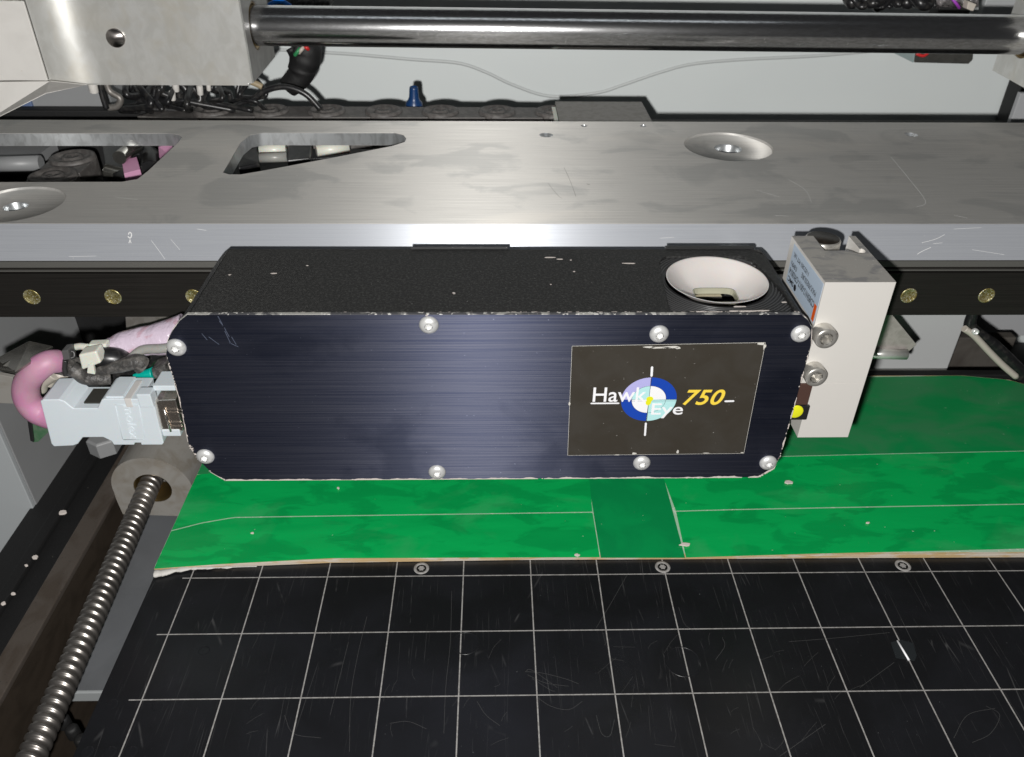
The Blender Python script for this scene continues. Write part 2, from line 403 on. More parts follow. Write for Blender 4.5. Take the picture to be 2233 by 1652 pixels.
# plugs let into the table
for px, py, r in ((1015, 1403, 5.6), (1489, 1443, 7.2)):
    p = U(px, py, z=0)
    mb = MB(); mb.lathe([(r, .0), (r - .1, .10), (r - .5, .11), (r - .55, .03)], p, (0, 0, 1), 48); mb.lathe([(r - .6, .04), (.01, .05)], p, (0, 0, 1), 48)
    part('plug', mb, m_table, tb, 0, None, p)
# tiny dimples at the near left corner
for px, py in ((244, 1536), (344, 1540), (100 + 90, 1640), (240, 1640), (430 * .41 + 110, 1640), (445, 1420)):
    p = U(px, py, z=0); mb = MB(); mb.lathe([(2.2, .0), (2.0, .07), (1.7, .08), (.01, .05)], p, (0, 0, 1), 24); part('dimple', mb, m_table, tb, 0, None, p)
# scratches cut into the black surface, where the photograph shows the clearest ones
m_scr = mat('scratch_mark', (.055, .055, .054), .5)
scr = [[(1145, 1465), (1180, 1468), (1230, 1480), (1262, 1492)], [(1150, 1472), (1190, 1490), (1240, 1497)], [(1160, 1480), (1200, 1505), (1210, 1508)],
       [(1145, 1466), (1160, 1462), (1215, 1500)], [(1040, 1530), (1060, 1560), (1090, 1583)], [(850, 1578), (890, 1574), (930, 1590)],
       [(1170, 1520), (1200, 1540), (1240, 1548), (1270, 1530)], [(800, 1345), (780, 1430), (765, 1520), (762, 1640)], [(985, 1290), (982, 1400), (972, 1500), (968, 1600)],
       [(1370, 1250), (1330, 1320), (1300, 1370)], [(760, 1400), (740, 1480), (720, 1560)], [(1700, 1650), (1800, 1580)], [(1875, 1500), (1950, 1445)],
       [(1720, 1400), (1820, 1392), (1940, 1380)], [(2150, 1540), (2180, 1560), (2160, 1600), (2120, 1620)], [(2080, 1610), (2110, 1560), (2170, 1545)],
       [(1300, 1560), (1312, 1600), (1330, 1605), (1340, 1570)], [(620, 1560), (640, 1600), (700, 1610)], [(1480, 1325), (1492, 1360), (1510, 1375)], [(1560, 1440), (1580, 1410), (1575, 1390)]]
rr = random.Random(3)
for k in range(46):
    x = rr.uniform(520, 1850); y = rr.uniform(1400, 1640); a = rr.gauss(-.8, .5); l = rr.uniform(15, 60)
    scr.append([(x, y), (x + l * math.cos(a) * .5 + rr.uniform(-4, 4), y + l * math.sin(a) * .5), (x + l * math.cos(a), y + l * math.sin(a) * .9)])
mb = MB()
for k, s_ in enumerate(scr):
    pts = [U(x, y, z=0) for x, y in s_]
    q = catmull(pts, 6)
    wd = .13 if k < 20 else .08
    for a, b in zip(q[:-1], q[1:]): strip(mb, a.x, a.y, b.x, b.y, wd, .0, .02)
o = part('scratches', mb, m_scr, tb); o['kind'] = 'stuff'
p = U(1973, 1422, z=0)
mb = MB(); mb.prism([(p.x - 5, p.y - 3), (p.x - 4, p.y + 4.5), (p.x + 1, p.y + 5.5), (p.x + 5, p.y + 4), (p.x + 4, p.y - 2), (p.x + 2, p.y - 4.5)], 'z', .1, .35)
single('tape_scrap', mb, mat('dark_grey_scrap', (.016, .019, .021), .4), 'small dark grey scrap lying across a grid line on the right of the black table', 'scrap', .05)
mb = MB(); a = U(1957, 1398, z=.4); b = U(1982, 1440, z=.4); mb.tube([a, b], .45, 6, False)
single('crumb', mb, m_white_print, 'white sliver lying along a grid line beside the dark grey scrap', 'crumb')

# ================================================================ GREEN BOARD
ZG = 2.4
gb = thing('taped_board', 'green tape covered board lying behind the black gridded table', 'board', (160, 80, .2))
def gp(px, py): p = U(px, py, z=ZG); return (p.x, p.y)
def g0(px, py): p = U(px, py, z=.3); return (p.x, p.y)
core = [(-16.8, g0(340, 1247)[1]), g0(480, 1238), g0(723, 1228), g0(1120, 1222), g0(1500, 1220), g0(1780, 1218), g0(2233, 1216), g0(2500, 1215), gp(2480, 930), gp(2300, 856), gp(2200, 828), gp(2100, 819), gp(2000, 819), (-16.8, 153.5)]
cp = [(-18.8, 4.5)]
mb = MB(); mb.prism(core, 'z', .25, ZG - .12); part('board_core', mb, m_tan, gb, .15)
mb = MB(); c2 = [(x, y + 1.5) for x, y in core[:8]] + [gp(2474, 933), gp(2298, 858), gp(2199, 830), gp(2100, 821), gp(2000, 820.5), (-16.3, 152.0)]; mb.prism(c2, 'z', ZG - .1, ZG - .06); part('adhesive', mb, m_seam, gb)
def lerp(a, b, t): return (a[0] + (b[0] - a[0]) * t, a[1] + (b[1] - a[1]) * t)
fl_ = [(-16.6, gp(333, 1241)[1]), gp(480, 1231), gp(723, 1218), gp(1120, 1216.5), gp(1308, 1216)]
s1l = [(-16.6, gp(381, 1158)[1]), gp(440, 1141), gp(510, 1129), gp(700, 1126), gp(980, 1122), gp(1292, 1117.5)]
def up(pts, d): return [(x, y + d) for x, y in pts]
# wrinkled tape sheets: each strip is a fine grid between its near and far edges
def resample(P, n):
    P = [Vector(p) for p in P]; L = [0]
    for a, b in zip(P[:-1], P[1:]): L.append(L[-1] + (b - a).length)
    out = []
    for i in range(n):
        t = L[-1] * i / (n - 1); k = max(j for j in range(len(L)) if L[j] <= t + 1e-9); k = min(k, len(P) - 2)
        out.append(P[k].lerp(P[k + 1], (t - L[k]) / max(L[k + 1] - L[k], 1e-9)))
    return out
from mathutils import noise as mn
def tape(near, far, mt, z0, wr=.10, nx=70, ny=14, skirt=True, seed=0, label=None):
    A = resample(near, nx); B = resample(far, nx); mb = MB(); v = []
    for j in range(ny):
        for i in range(nx):
            p = A[i].lerp(B[i], j / (ny - 1))
            ed = min(1, 4 * min(j, ny - 1 - j) / (ny - 1))
            h = mn.noise(Vector((p.x * .035 + seed, p.y * .10, 1.3))) * wr * ed + mn.noise(Vector((p.x * .12, p.y * .3 + seed, 4.))) * wr * .35 * ed
            v.append((p.x, p.y, z0 + abs(h) + .02))
    f = [(j * nx + i, j * nx + i + 1, (j + 1) * nx + i + 1, (j + 1) * nx + i) for j in range(ny - 1) for i in range(nx - 1)]
    mb.add(v, f, True)
    o = part('tape_strip', mb, mt, gb, 0, label, None, recalc=False); return o
tape(fl_, up(s1l, -.3), m_green, ZG, .5, seed=1)
tape(up(s1l, .25), [(-16.6, gp(451, 1036)[1]), gp(700, 1000), (U(1283, 1000, z=ZG).x - .5, gp(700, 1000)[1])], m_green, ZG, .35, seed=5)
# behind the camera box
xL = gp(450, 1040)[0]
x1 = gp(1300, 1117)[0]; x2 = gp(1470, 1117)[0]; x3 = 446
ymid = gp(1900, 993)[1]; yfar = 152.6; y0m = gp(700, 1000)[1]
tape([(-16.6, gp(451, 1036)[1] + .3), (x1, y0m + .3)], [(-16.5, 152.6), (x1 - 6, 152.6)], m_green3, ZG, .3, seed=9)
# cross strip laid over the others
c_near = [gp(1310, 1217), gp(1400, 1217.2), gp(1494, 1217.2)]; c_far = [gp(1283, 1050), gp(1360, 1048), gp(1449, 1048)]
tape(c_near, c_far, m_green2, ZG + .0, .12, 24, 24, seed=3, label='darker green tape strip crossing the board front to back')
tape(c_far, [(c_far[0][0] - 5, 152.6), (c_far[2][0] - 5, 152.6)], m_green2, ZG, .1, 20, 20, seed=3)
s1r = [gp(1474, 1115.5), gp(1600, 1112), gp(1800, 1108), gp(2233, 1100), gp(2494, 1094)]
tape([gp(1496, 1216.5), gp(1780, 1208), gp(2000, 1203), gp(2233, 1197), gp(2498, 1190)], up(s1r, -.3), m_green, ZG, .35, seed=12)
s2r = [gp(1420, 1001), gp(1700, 996), gp(1950, 990), gp(2233, 984), gp(2484, 980)]
s2r[0] = (c_far[2][0] - 1.5, s2r[0][1])
tape(up(s1r, .3), up(s2r, -.25), m_green, ZG, .3, seed=15)
far_e = [(c_far[2][0] - 4, 152.6), gp(1900, 823), gp(2060, 820), gp(2100, 820), gp(2200, 829), gp(2300, 857), gp(2478, 931)]
tape(up(s2r, .2), far_e, m_green3, ZG, .4, seed=18, label='dusty dark green tape at the far edge')
# pale paste smears and crumbs on the tape
for k, (px, py, a, b, lab) in enumerate(((1719, 1054, 2.2, 1.6, 'pale crumb on green tape just right of the camera box corner'), (1494, 1190, 3.2, 1.2, 'pale smear at the near end of the dark tape strip'),
        (1258, 1213, 1.4, .9, 'small pale crumb at the near edge of the green board'), (551, 1165, .9, .6, 'tiny pale crumb on green tape right of the ball screw'), (738, 1067, .8, .8, 'tiny pale crumb on green tape below the camera box left half'), (1892, 1143, 1.0, .6, 'tiny pale crumb on the right half of the green tape'))):
    p = U(px, py, z=ZG); mb = MB(); r2 = random.Random(k)
    poly = [(p.x + a * math.cos(t) * r2.uniform(.6, 1.1), p.y + b * math.sin(t) * r2.uniform(.6, 1.1)) for t in [2 * PI * i / 9 for i in range(9)]]
    mb.prism(poly, 'z', ZG + .3, ZG + .9); single('crumb', mb, m_crumb, lab, 'crumb', .15)
# grey paste at the board's near left corner
mb = MB(); path = catmull([U(x, y, z=1.2) for x, y in ((338, 1252), (357, 1250), (385, 1244), (424, 1240), (470, 1239), (520, 1237), (560, 1236))], 12)
mb.tube(path, 1, 10, False, rfun=lambda t: max(.25, 2.2 * (1 - t) ** 1.3 + .7 * mn.noise(Vector((t * 14, 3, 1))) + .35 * mn.noise(Vector((t * 50, 3, 7)))))
mb.v = [(x + .5 * mn.noise(Vector((x, y * 2, z))), y, 1.3 + (z - 1.2) * .62) for x, y, z in mb.v]
single('paste_bead', mb, m_paste, 'grey paste bead along the near left corner of the green board', 'paste')

# ================================================================ LEFT SIDE: tray, ball screw, rails
TX0 = U(215, 1300, z=-60).x; mb = MB(); xa = U(150, 1507, z=-60)
mb.box(TX0, -4, xa.y, 260, -63, -60)
tr = thing('side_tray', 'plain dark grey tray floor between the ball screw and the table', 'tray', (-50, 80, -63))
part('tray_floor', mb, m_tray, tr, .3)
mb = MB(); mb.box(TX0, -4, xa.y - 1.6, xa.y - .02, -66, -59.6); part('lip', mb, m_traylip, tr, .4)
# dark casting below the tray's near end
mb = MB()
for q in ((-78, -60, -110, -60, -95, -76), (-60, -30, -130, -75, -100, -82), (-36, -18, -110, -62, -98, -78)): mb.box(*q)
for q in range(5):
    p = U(300 * .41 + 20 * q, 1560 + 22 * q, z=-72); mb.lathe([(3, 0), (3, 5), (2.2, 6.4), (.01, 6.6)], p, (0, 0, 1), 12)
single('motor_mount', mb, m_blackfloor, 'black casting with screws half hidden below the ball screw', 'mount', .6)

SA = U(322, 1068, z=-25); SB = U(62, 1668, z=-31)
bs = thing('ball_screw', 'threaded steel ball screw running from the grey nut housing to the bottom left', 'ball screw', SA)
d = (SB - SA).normalized(); L_ = (SB - SA).length + 25
R0_, lead = 5.7, 4.0; seg, rows = 28, int((L_ + 28) / lead * 14)
mb = MB(); A_ = d; X_ = Vector((0, 0, 1)).cross(A_).normalized(); Y_ = A_.cross(X_)
vs_ = []
for i in range(rows + 1):
    h = -28 + (L_ + 28) * i / rows
    for k in range(seg):
        a = 2 * PI * k / seg
        ph = ((h / lead + k / seg) % 1.0)
        g = max(0, 1 - ((ph - .5) / .30) ** 2) ** .5 if abs(ph - .5) < .30 else 0
        r = R0_ - .85 * g
        vs_.append(SA + A_ * h + r * (math.cos(a) * X_ + math.sin(a) * Y_))
fs_ = [(i * seg + k, i * seg + (k + 1) % seg, (i + 1) * seg + (k + 1) % seg, (i + 1) * seg + k) for i in range(rows) for k in range(seg)]
mb.add(vs_, fs_, True); part('thread', mb, m_screwsteel, bs)
# nut housing: flat arch-shaped face with the bore, cylinder body behind
yn = U(322, 1068, z=-25).y + 1.5
def np_(px, py): p = U(px, py, y=yn); return (p.x, p.z)
cx, cz = np_(333, 1066)
Rn = (np_(423, 1066)[0] - np_(248, 1066)[0]) / 2
outer = []
for k in range(0, 33):
    a = math.radians(-4 + (190) * k / 32); outer.append((cx + Rn * math.cos(a), cz + Rn * math.sin(a) * 1.0))
outer += [np_(253, 1088), np_(268, 1122), np_(391, 1126), np_(420, 1085)]
hole = [(cx + 10.2 * math.cos(-2 * PI * k / 40), cz + 10.2 * math.sin(-2 * PI * k / 40)) for k in range(40)]
def plate_with_holes(loops, to3, a, b, mb=None):
    """triangulated plate between two offsets with walls; loops[0] outer"""
    bm = bmesh.new(); es = []
    for lp in loops:
        vs = [bm.verts.new(to3(p, a)) for p in lp]
        for i in range(len(vs)): es.append(bm.edges.new((vs[i], vs[(i + 1) % len(vs)])))
    bmesh.ops.triangle_fill(bm, use_beauty=True, use_dissolve=False, edges=es)
    bm.verts.index_update()
    V = [tuple(v.co) for v in bm.verts]; F = [[v.index for v in f.verts] for f in bm.faces]
    bm.free()
    mb = mb or MB(); mb.add(V, F)
    V2 = []; 
    for lp in loops: V2 += [to3(p, b) for p in lp]
    mb.add(V2, [list(reversed(f)) for f in F])
    for lp in loops:
        n = len(lp); mb.add([to3(p, a) for p in lp] + [to3(p, b) for p in lp], [(i, (i + 1) % n, (i + 1) % n + n, i + n) for i in range(n)])
    return mb
nh = thing('nut_housing', 'grey arch shaped housing around the upper end of the ball screw', 'housing', (cx, yn, cz - Rn))
part('housing_body', plate_with_holes([outer, hole], lambda p, t: (p[0], t, p[1]), yn, yn + 46), m_nutblock, nh)
mb = MB(); mb.lathe([(10.15, .5), (8.6, 1.2), (7.6, 14)], (cx, yn, cz), (0, 1, 0), 32); part('bore', mb, m_brassring, nh)
mb = MB(); mb.box(cx - Rn * 1.0, cx + Rn * 1.15, yn + 46.2, yn + 75, cz - Rn * .8, cz + Rn * 1.0); part('flange', mb, m_nutblock, nh, 2)

# brown steel rail
ZB = -42
l1a, l1b = U(0, 1424, z=ZB), U(252, 1010, z=ZB); l2a, l2b = U(68, 1398, z=ZB), U(252, 1086, z=ZB)
xo = (l1a.x + l1b.x) / 2; xi = (l2a.x + l2b.x) / 2
br = thing('side_rail', 'oily brown steel bar running along the left of the ball screw', 'rail', ((xo + xi) / 2, 0, -70))
mb = MB(); mb.box(xo, xi, -260, 200, ZB - 3, ZB); part('rail_top', mb, m_brownrail, br, .5)
mb = MB(); mb.box(xo + .3, xi - .3, -260, 200, -150, ZB - 3.05); part('rail_web', mb, m_brownside, br)
# black cover rail further left with a light seam of crumbs
bc = thing('black_side_cover', 'black dusty cover strip left of the brown steel bar', 'cover', (xo - 20, 0, -60))
mb = MB(); mb.box(xo - 42, xo - 1, -260, 230, -70, -54); part('cover_strip', mb, m_blackfloor, bc, 1.0)
mb = MB(); mb.box(xo - 26, xo - 19, -260, 230, -53.9, -50); part('ridge', mb, m_blackfloor, bc, 1.5)
for k, (px, py, r, lab) in enumerate(((137, 1120, 2.6, 'pinkish crumb on the black cover, uppermost and largest'), (77, 1218, 2.2, 'long pale crumb on the black cover near the left frame edge'), (58, 1235, 1.0, 'tiny pale crumb next to the long one on the black cover'), (29, 1297, 1.5, 'small pale crumb low on the black cover'), (8, 1318, 1.5, 'pale crumb at the left frame edge'))):
    p = U(px, py, z=-50); mb = MB(); q = random.Random(k + 20)
    mb.prism([(p.x + r * .85 * math.cos(t) * q.uniform(.6, 1.1), p.y + r * .75 * math.sin(t) * q.uniform(.6, 1.1)) for t in [2 * PI * i / 8 for i in range(8)]], 'z', -50, -49)
    single('crumb', mb, m_crumb, lab, 'crumb', .2)
# pale square post of the machine; the side sheet's shade is put into darker grey
mb = MB(); xs = U(0, 1200, z=-60).x
pcn = U(74, 1109, z=-54)
sp = thing('left_post', 'pale grey square machine post at the left frame edge', 'post', (pcn.x - 40, pcn.y + 60, -160))
mb.box(pcn.x - 160, pcn.x - .5, pcn.y, pcn.y + 3, -160, 40); part('front_sheet', mb, mat('post_paint', (.36, .38, .39), .5), sp, .5)
mb = MB(); mb.box(pcn.x - 4, pcn.x, pcn.y + 3.1, pcn.y + 200, -160, 60); part('side_sheet', mb, m_wall2, sp, .5)

# ================================================================ GANTRY BEAM
YR = 65.0; ZR0 = 95.0; ZR1 = 118.7; ZT = 134.7; YF = 75.0; YB = 219.2
def bt(px, py): p = U(px, py, z=ZT); return (p.x, p.y)
def rnd(P, n=3):
    """round a closed polygon by Chaikin cutting"""
    for _ in range(n):
        Q = []
        for i in range(len(P)):
            a, b = P[i], P[(i + 1) % len(P)]
            Q += [(a[0] * .8 + b[0] * .2, a[1] * .8 + b[1] * .2), (a[0] * .2 + b[0] * .8, a[1] * .2 + b[1] * .8)]
        P = Q
    return P
cut1 = [bt(*p) for p in ((-60, 330), (-45, 291), (366, 291), (389, 294), (397, 300), (391, 309), (323, 373), (300, 391), (266, 397), (-90, 398))]
cut2 = [bt(*p) for p in ((486, 377), (500, 381), (525, 381), (572, 373), (723, 345), (855, 319), (883, 310), (886, 303), (880, 295), (859, 290), (572, 290), (545, 295), (525, 311))]
def circ(c, r, n=40): return [(c[0] + r * math.cos(-2 * PI * k / n), c[1] + r * math.sin(-2 * PI * k / n)) for k in range(n)]
cb1 = bt(1588.5, 319.5); r1_ = (bt(1683, 319)[0] - bt(1494, 319)[0]) / 2
cb2 = bt(32, 445); r2_ = min(bt(153, 445)[0] - cb2[0], cb2[1] - YF - .8)
hs = [(bt(1191, 295), 2.0 * 1.9), (bt(1274, 275), 1.9), (bt(1403, 275), 1.9), (bt(1987, 294), 3.6)]
XL, XR = -230, 640
outer = [(XL, YF), (XR, YF), (XR, YB), (XL, YB)]
gt = thing('gantry_beam', 'wide brushed aluminium beam with two cutouts behind the camera box', 'beam', (200, 130, 100))
loops = [outer, cut1, cut2, circ(cb1, r1_), circ(cb2, r2_, 48)] + [circ(c, r, 20) for c, r in hs]
mb = plate_with_holes(loops, lambda p, t: (p[0], p[1], t), ZT, ZT - 7)
# split walls of the cutouts off so that they keep their own machined finish
part('top_plate', mb, m_alu_top, gt)
for lp in (cut1, cut2):
    n = len(lp); q = MB(); c = (sum(p[0] for p in lp) / n, sum(p[1] for p in lp) / n)
    def ins(p, e=.06):
        v = Vector((c[0] - p[0], c[1] - p[1])).normalized() * e; return (p[0] + v.x, p[1] + v.y)
    q.add([(*ins(p), ZT - .25) for p in lp] + [(*ins(p), ZT - 6.95) for p in lp], [(i, (i + 1) % n, (i + 1) % n + n, i + n) for i in range(n)], True)
    part('cutout_wall', q, m_alu_cut, gt, recalc=False)
# counterbores: recess ring with through hole
for c, r, rh in ((cb1, r1_, (bt(1615, 323)[0] - bt(1556, 323)[0]) / 2), (cb2, r2_, r2_ * .25)):
    q = MB(); q.lathe([(r * .998, -.02), (r * .985, -.9), (r * .975, -1.1), (rh, -1.25)], (c[0], c[1], ZT), (0, 0, 1), 64); part('counterbore', q, m_alu_cut if 0 else m_alu_top, gt)
    q = MB(); q.lathe([(rh, -1.22), (rh * .93, -1.9), (rh * .92, -6.9)], (c[0], c[1], ZT), (0, 0, 1), 32); part('bolt_hole', q, m_alu_cut, gt)
for c, r in hs:
    q = MB(); q.lathe([(r * .99, -.01), (r * .9, -.7), (r * .62, -.9), (r * .6, -6)], (c[0], c[1], ZT), (0, 0, 1), 24); part('threaded_hole', q, m_alu_cut, gt)
# sloping front face, front web
mb = MB(); mb.prism([(YR + .6, ZR1 + 3.2), (YF - .05, ZT - .02), (YF + .9, ZT - 7.1), (YF + .9, ZT - 20), (YR + 8, ZR1 - 22), (YR + 4, ZR1 - 22), (YR + 4, ZR1 + 3.0)], 'x', XL, XR)
part('front_face', mb, m_alu_ch, gt, .3)
mb = MB(); mb.box(XL, XR, YR + .4, YR + 3.9, ZR1 + .2, ZR1 + 2.9); part('lip', mb, m_lip, gt)
mb = MB(); mb.box(XL, XR, 106, 400, 80, 82); single('belly_cover', mb, m_blackfloor, 'black cover sheet seen in the dark through the beam cutouts', 'cover')  # black sheet added to stand for the beam's shadow below the cutouts
# nicks and hair scratches on the sloping face and on the top
pa = Vector((0, YR + .6, ZR1 + 3.2)); pb = Vector((0, YF - .05, ZT - .02)); dd = (pb - pa).normalized(); fn = Vector((0, -dd.z, dd.y))
def UF(px, py):
    d = CAM_R.transposed() @ Vector(((px - PW / 2) / FPX, (py - PH / 2) / FPX, 1.0)); t = (pa - CAM_C).dot(fn) / d.dot(fn); return CAM_C + t * d
def hair(mb, pts, n_, wd, h):
    q = catmull([Vector(p) for p in pts], 5)
    for a, b in zip(q[:-1], q[1:]):
        e = (b - a).normalized().cross(n_) * wd / 2
        v = [a - e, a + e, b + e, b - e]; mb.add([p + n_ * .004 for p in v] + [p + n_ * h for p in v], [(0, 1, 2, 3), (7, 6, 5, 4)] + [(i, i + 4, (i + 1) % 4 + 4, (i + 1) % 4) for i in range(4)])
m_nick = mat('bright_nick', (.72, .72, .71), .5)
mb = MB()
for pts, wd in (([(280, 512), (283, 507), (287, 512), (284, 520), (279, 516)], .4), ([(284, 522), (281, 531)], .3), ([(283, 522), (286, 531)], .25), ([(330, 525), (345, 545), (360, 566)], .12), ([(372, 522), (392, 545)], .1), ([(1745, 581), (1800, 581), (1878, 581)], .2),
                ([(2010, 530), (2040, 522), (2060, 512)], .15), ([(2035, 532), (2055, 530)], .12), ([(2000, 555), (2012, 548), (2030, 540)], .2), ([(1440, 520), (1470, 518)], .12), ([(150, 560), (210, 559)], .1), ([(430, 500), (450, 503)], .12), ([(2120, 545), (2190, 556)], .1), ([(2080, 500), (2140, 497)], .1)):
    hair(mb, [UF(*p) for p in pts], fn, wd, .03)
part('nicks', mb, m_nick, gt)['kind'] = 'stuff'
mb = MB()
for pts, wd in (([(1943, 343), (1977, 384), (2018, 439), (1998, 452)], .18), ([(1718, 391), (1756, 415), (1770, 442)], .12), ([(1690, 470), (1720, 472)], .15), ([(1650, 415), (1700, 430)], .1), ([(2080, 470), (2110, 476)], .15), ([(610, 352), (680, 347), (760, 343)], .1), ([(250, 430), (300, 436)], .1), ([(1890, 300), (1900, 310)], .15)):
    hair(mb, [U(x, y, z=ZT) for x, y in pts], Vector((0, 0, 1)), wd, .02)
part('nicks', mb, m_nick, gt)['kind'] = 'stuff'
mb = MB()
for pts, wd in (([(1230, 366), (1243, 394), (1256, 429)], .14), ([(1195, 400), (1215, 425), (1225, 433)], .12), ([(1280, 402), (1286, 403)], .5)):
    hair(mb, [U(x, y, z=ZT) for x, y in pts], Vector((0, 0, 1)), wd, .02)
part('hairs', mb, m_darksheet, gt)['kind'] = 'stuff'
# linear rail under it
lr = thing('linear_rail', 'dark brushed linear rail with brass coloured screw plugs under the beam', 'rail', (200, YR, ZR0))
mb = MB(); mb.box(XL, XR, YR, YR + 14, ZR0, ZR1 - 2.6); part('rail_body', mb, m_rail, lr, .35)
mb = MB(); mb.box(XL, XR, YR + 1.1, YR + 14, ZR1 - 2.5, ZR1 - .1); part('upper_edge', mb, m_rail, lr, .3)
mb = MB(); mb.box(XL, XR, YR + .2, YR + 2.0, ZR1 - 1.6, ZR1 - 1.1); part('trim_line', mb, m_lip, lr)
plug = None
pxs = [69.6, 246.7]; base = [U(x, 649, y=YR) for x in pxs]; dx = base[1].x - base[0].x
k = -2
xs_ = [base[0].x + dx * k for k in range(-2, 3)]
rb = [U(1982, 644.5, y=YR), U(2151.7, 643.8, y=YR)]; dx2 = rb[1].x - rb[0].x
xs_ += [rb[0].x + dx2 * k for k in range(-1, 4)]
for x in xs_:
    p = Vector((x, YR, U(247, 648, y=YR).z))
    if plug is None:
        mb = MB(); mb.lathe([(3.6, 0), (3.5, .25), (3.2, .3), (3.0, .1), (.01, .15)], p, (0, -1, 0), 28); plug = part('screw_plug', mb, m_brass, lr, 0, None, p)
    else:
        c = copyto(plug, p, lr, (0, random.uniform(0, 6), 0))

# carriages on the rail behind the box and the cylinder
mb = MB(); mb.box(36, 238, 48.8, YR - .4, 92, 121)
cg = single('rail_carriage', mb, m_alu_cut, 'bright metal carriage block on the rail between camera box and cylinder', 'carriage', .6)
mb2 = MB(); mb2.box(238.3, 262, 51, YR - .4, 99, 116)
part('end_cap', mb2, m_steel, cg, .5)

# ================================================================ CAMERA BOX
Y0 = -6.0
def bp(px, py): p = U(px, py, y=Y0); return (p.x, p.z)
outl = [(406.5, 687), (390, 700), (376, 719), (365, 742), (360.6, 773), (373, 815), (389, 865), (410, 968), (431, 1003), (458, 1030), (491, 1049), (1000, 1046), (1653, 1042), (1688, 1023.5), (1703, 993.6), (1738, 868), (1769.8, 752), (1771.5, 714), (1762, 697), (1749, 686.5), (1100, 686.5)]
P2 = [bp(*p) for p in outl]
cxm = 135.; czm = 98.
def inset(P, e):
    out = []
    n = len(P)
    for i in range(n):
        a = Vector(P[i - 1]); b = Vector(P[i]); c = Vector(P[(i + 1) % n])
        t = ((b - a).normalized() + (c - b).normalized()).normalized(); nrm = Vector((-t.y, t.x))
        if (Vector((cxm, czm)) - b).dot(nrm) < 0: nrm = -nrm
        out.append(tuple(b + nrm * e))
    return out
ZTOP = bp(1100, 686.5)[1]
cam_box = thing('camera_box', 'long navy and black camera housing with logo sticker in front of the beam', 'camera', (135, 20, 60))
Pf = inset(P2, .25)
mb = MB(); mb.prism(Pf, 'y', Y0, Y0 + .35); part('front_plate', mb, m_navy, cam_box)
mb = MB(); mb.prism(P2, 'y', Y0 + .352, Y0 + 1.7); part('plate_rim', mb, m_navyedge, cam_box, .08)
Pb = inset(P2, 0.5)
YBK = 46.5
# body: side shell as a tube, closed by a top plate that has the lamp opening in it
lens_c3 = U(1563.4, 609.3, z=ZTOP - .6); lens_r = (U(1673, 609, z=ZTOP).x - U(1453.5, 609, z=ZTOP).x) / 2
n = len(Pb); mb = MB()
ztop_pts = [i for i in range(n) if Pb[i][1] > ZTOP - .9]
vs_ = [(x, Y0 + 1.72, z) for x, z in Pb] + [(x, YBK, z) for x, z in Pb]
walls = []
for i in range(n):
    j = (i + 1) % n
    if i in ztop_pts and j in ztop_pts: continue
    walls.append((i, i + n, j + n, j))
mb.add(vs_, walls, False); mb.add([(x, YBK, z) for x, z in Pb], [list(range(n))])
part('housing', mb, m_black_wr, cam_box)
xl = min(Pb[i][0] for i in ztop_pts); xr = max(Pb[i][0] for i in ztop_pts)
zt_ = ZTOP - .5
xr_rec = xr - 1.5
def tp(px, py): p = U(px, py, z=zt_); return (p.x, p.y)
rec = [tp(1460.5, 684.5), tp(1438, 573), tp(1443, 565), tp(1453, 559), tp(1615, 558), tp(1642, 570), tp(1672, 598), (xr - 1.0, tp(1672, 598)[1] - 14), (xr - 1.0, tp(1740, 684)[1])]
rec[0] = (rec[0][0], Y0 + 2.6); rec[-1] = (xr - 1.0, Y0 + 2.6)
top_outer = [(xl, Y0 + 1.72), (xr, Y0 + 1.72), (xr, YBK - 5), (xr - 4, YBK), (xl, YBK)]
mb = plate_with_holes([top_outer, rec], lambda p, t: (p[0], p[1], t), zt_, zt_ - 1.2); part('top_cover', mb, m_black_wr, cam_box)
# recessed lamp field with fine concentric grooves
lc = (lens_c3.x, lens_c3.y)
mb = plate_with_holes([rec, circ(lc, lens_r + .3, 64)], lambda p, t: (p[0], p[1], t), zt_ - 1.0, zt_ - 2.0)
part('lamp_recess', mb, m_black_smooth, cam_box)
def inside(p, poly):
    c = False; n = len(poly)
    for i in range(n):
        a, b = poly[i], poly[i - 1]
        if (a[1] > p[1]) != (b[1] > p[1]) and p[0] < (b[0] - a[0]) * (p[1] - a[1]) / (b[1] - a[1]) + a[0]: c = not c
    return c
mb = MB()
for g in range(15):
    r = lens_r + 1.7 + g * 1.15; run = []; ok = False
    for k in range(181):
        a = 2 * PI * k / 180; p = (lc[0] + r * math.cos(a), lc[1] + r * math.sin(a))
        if inside(p, rec) and k < 180: run.append((p[0], p[1], zt_ - .98))
        else:
            if len(run) > 3: mb.tube(run, .34, 6, False); ok = True
            run = []
    if len(run) > 3: mb.tube(run, .34, 6, False); ok = True
part('grooves', mb, mat('grooved_black', (.05, .05, .051), .34), cam_box)['kind'] = 'stuff'
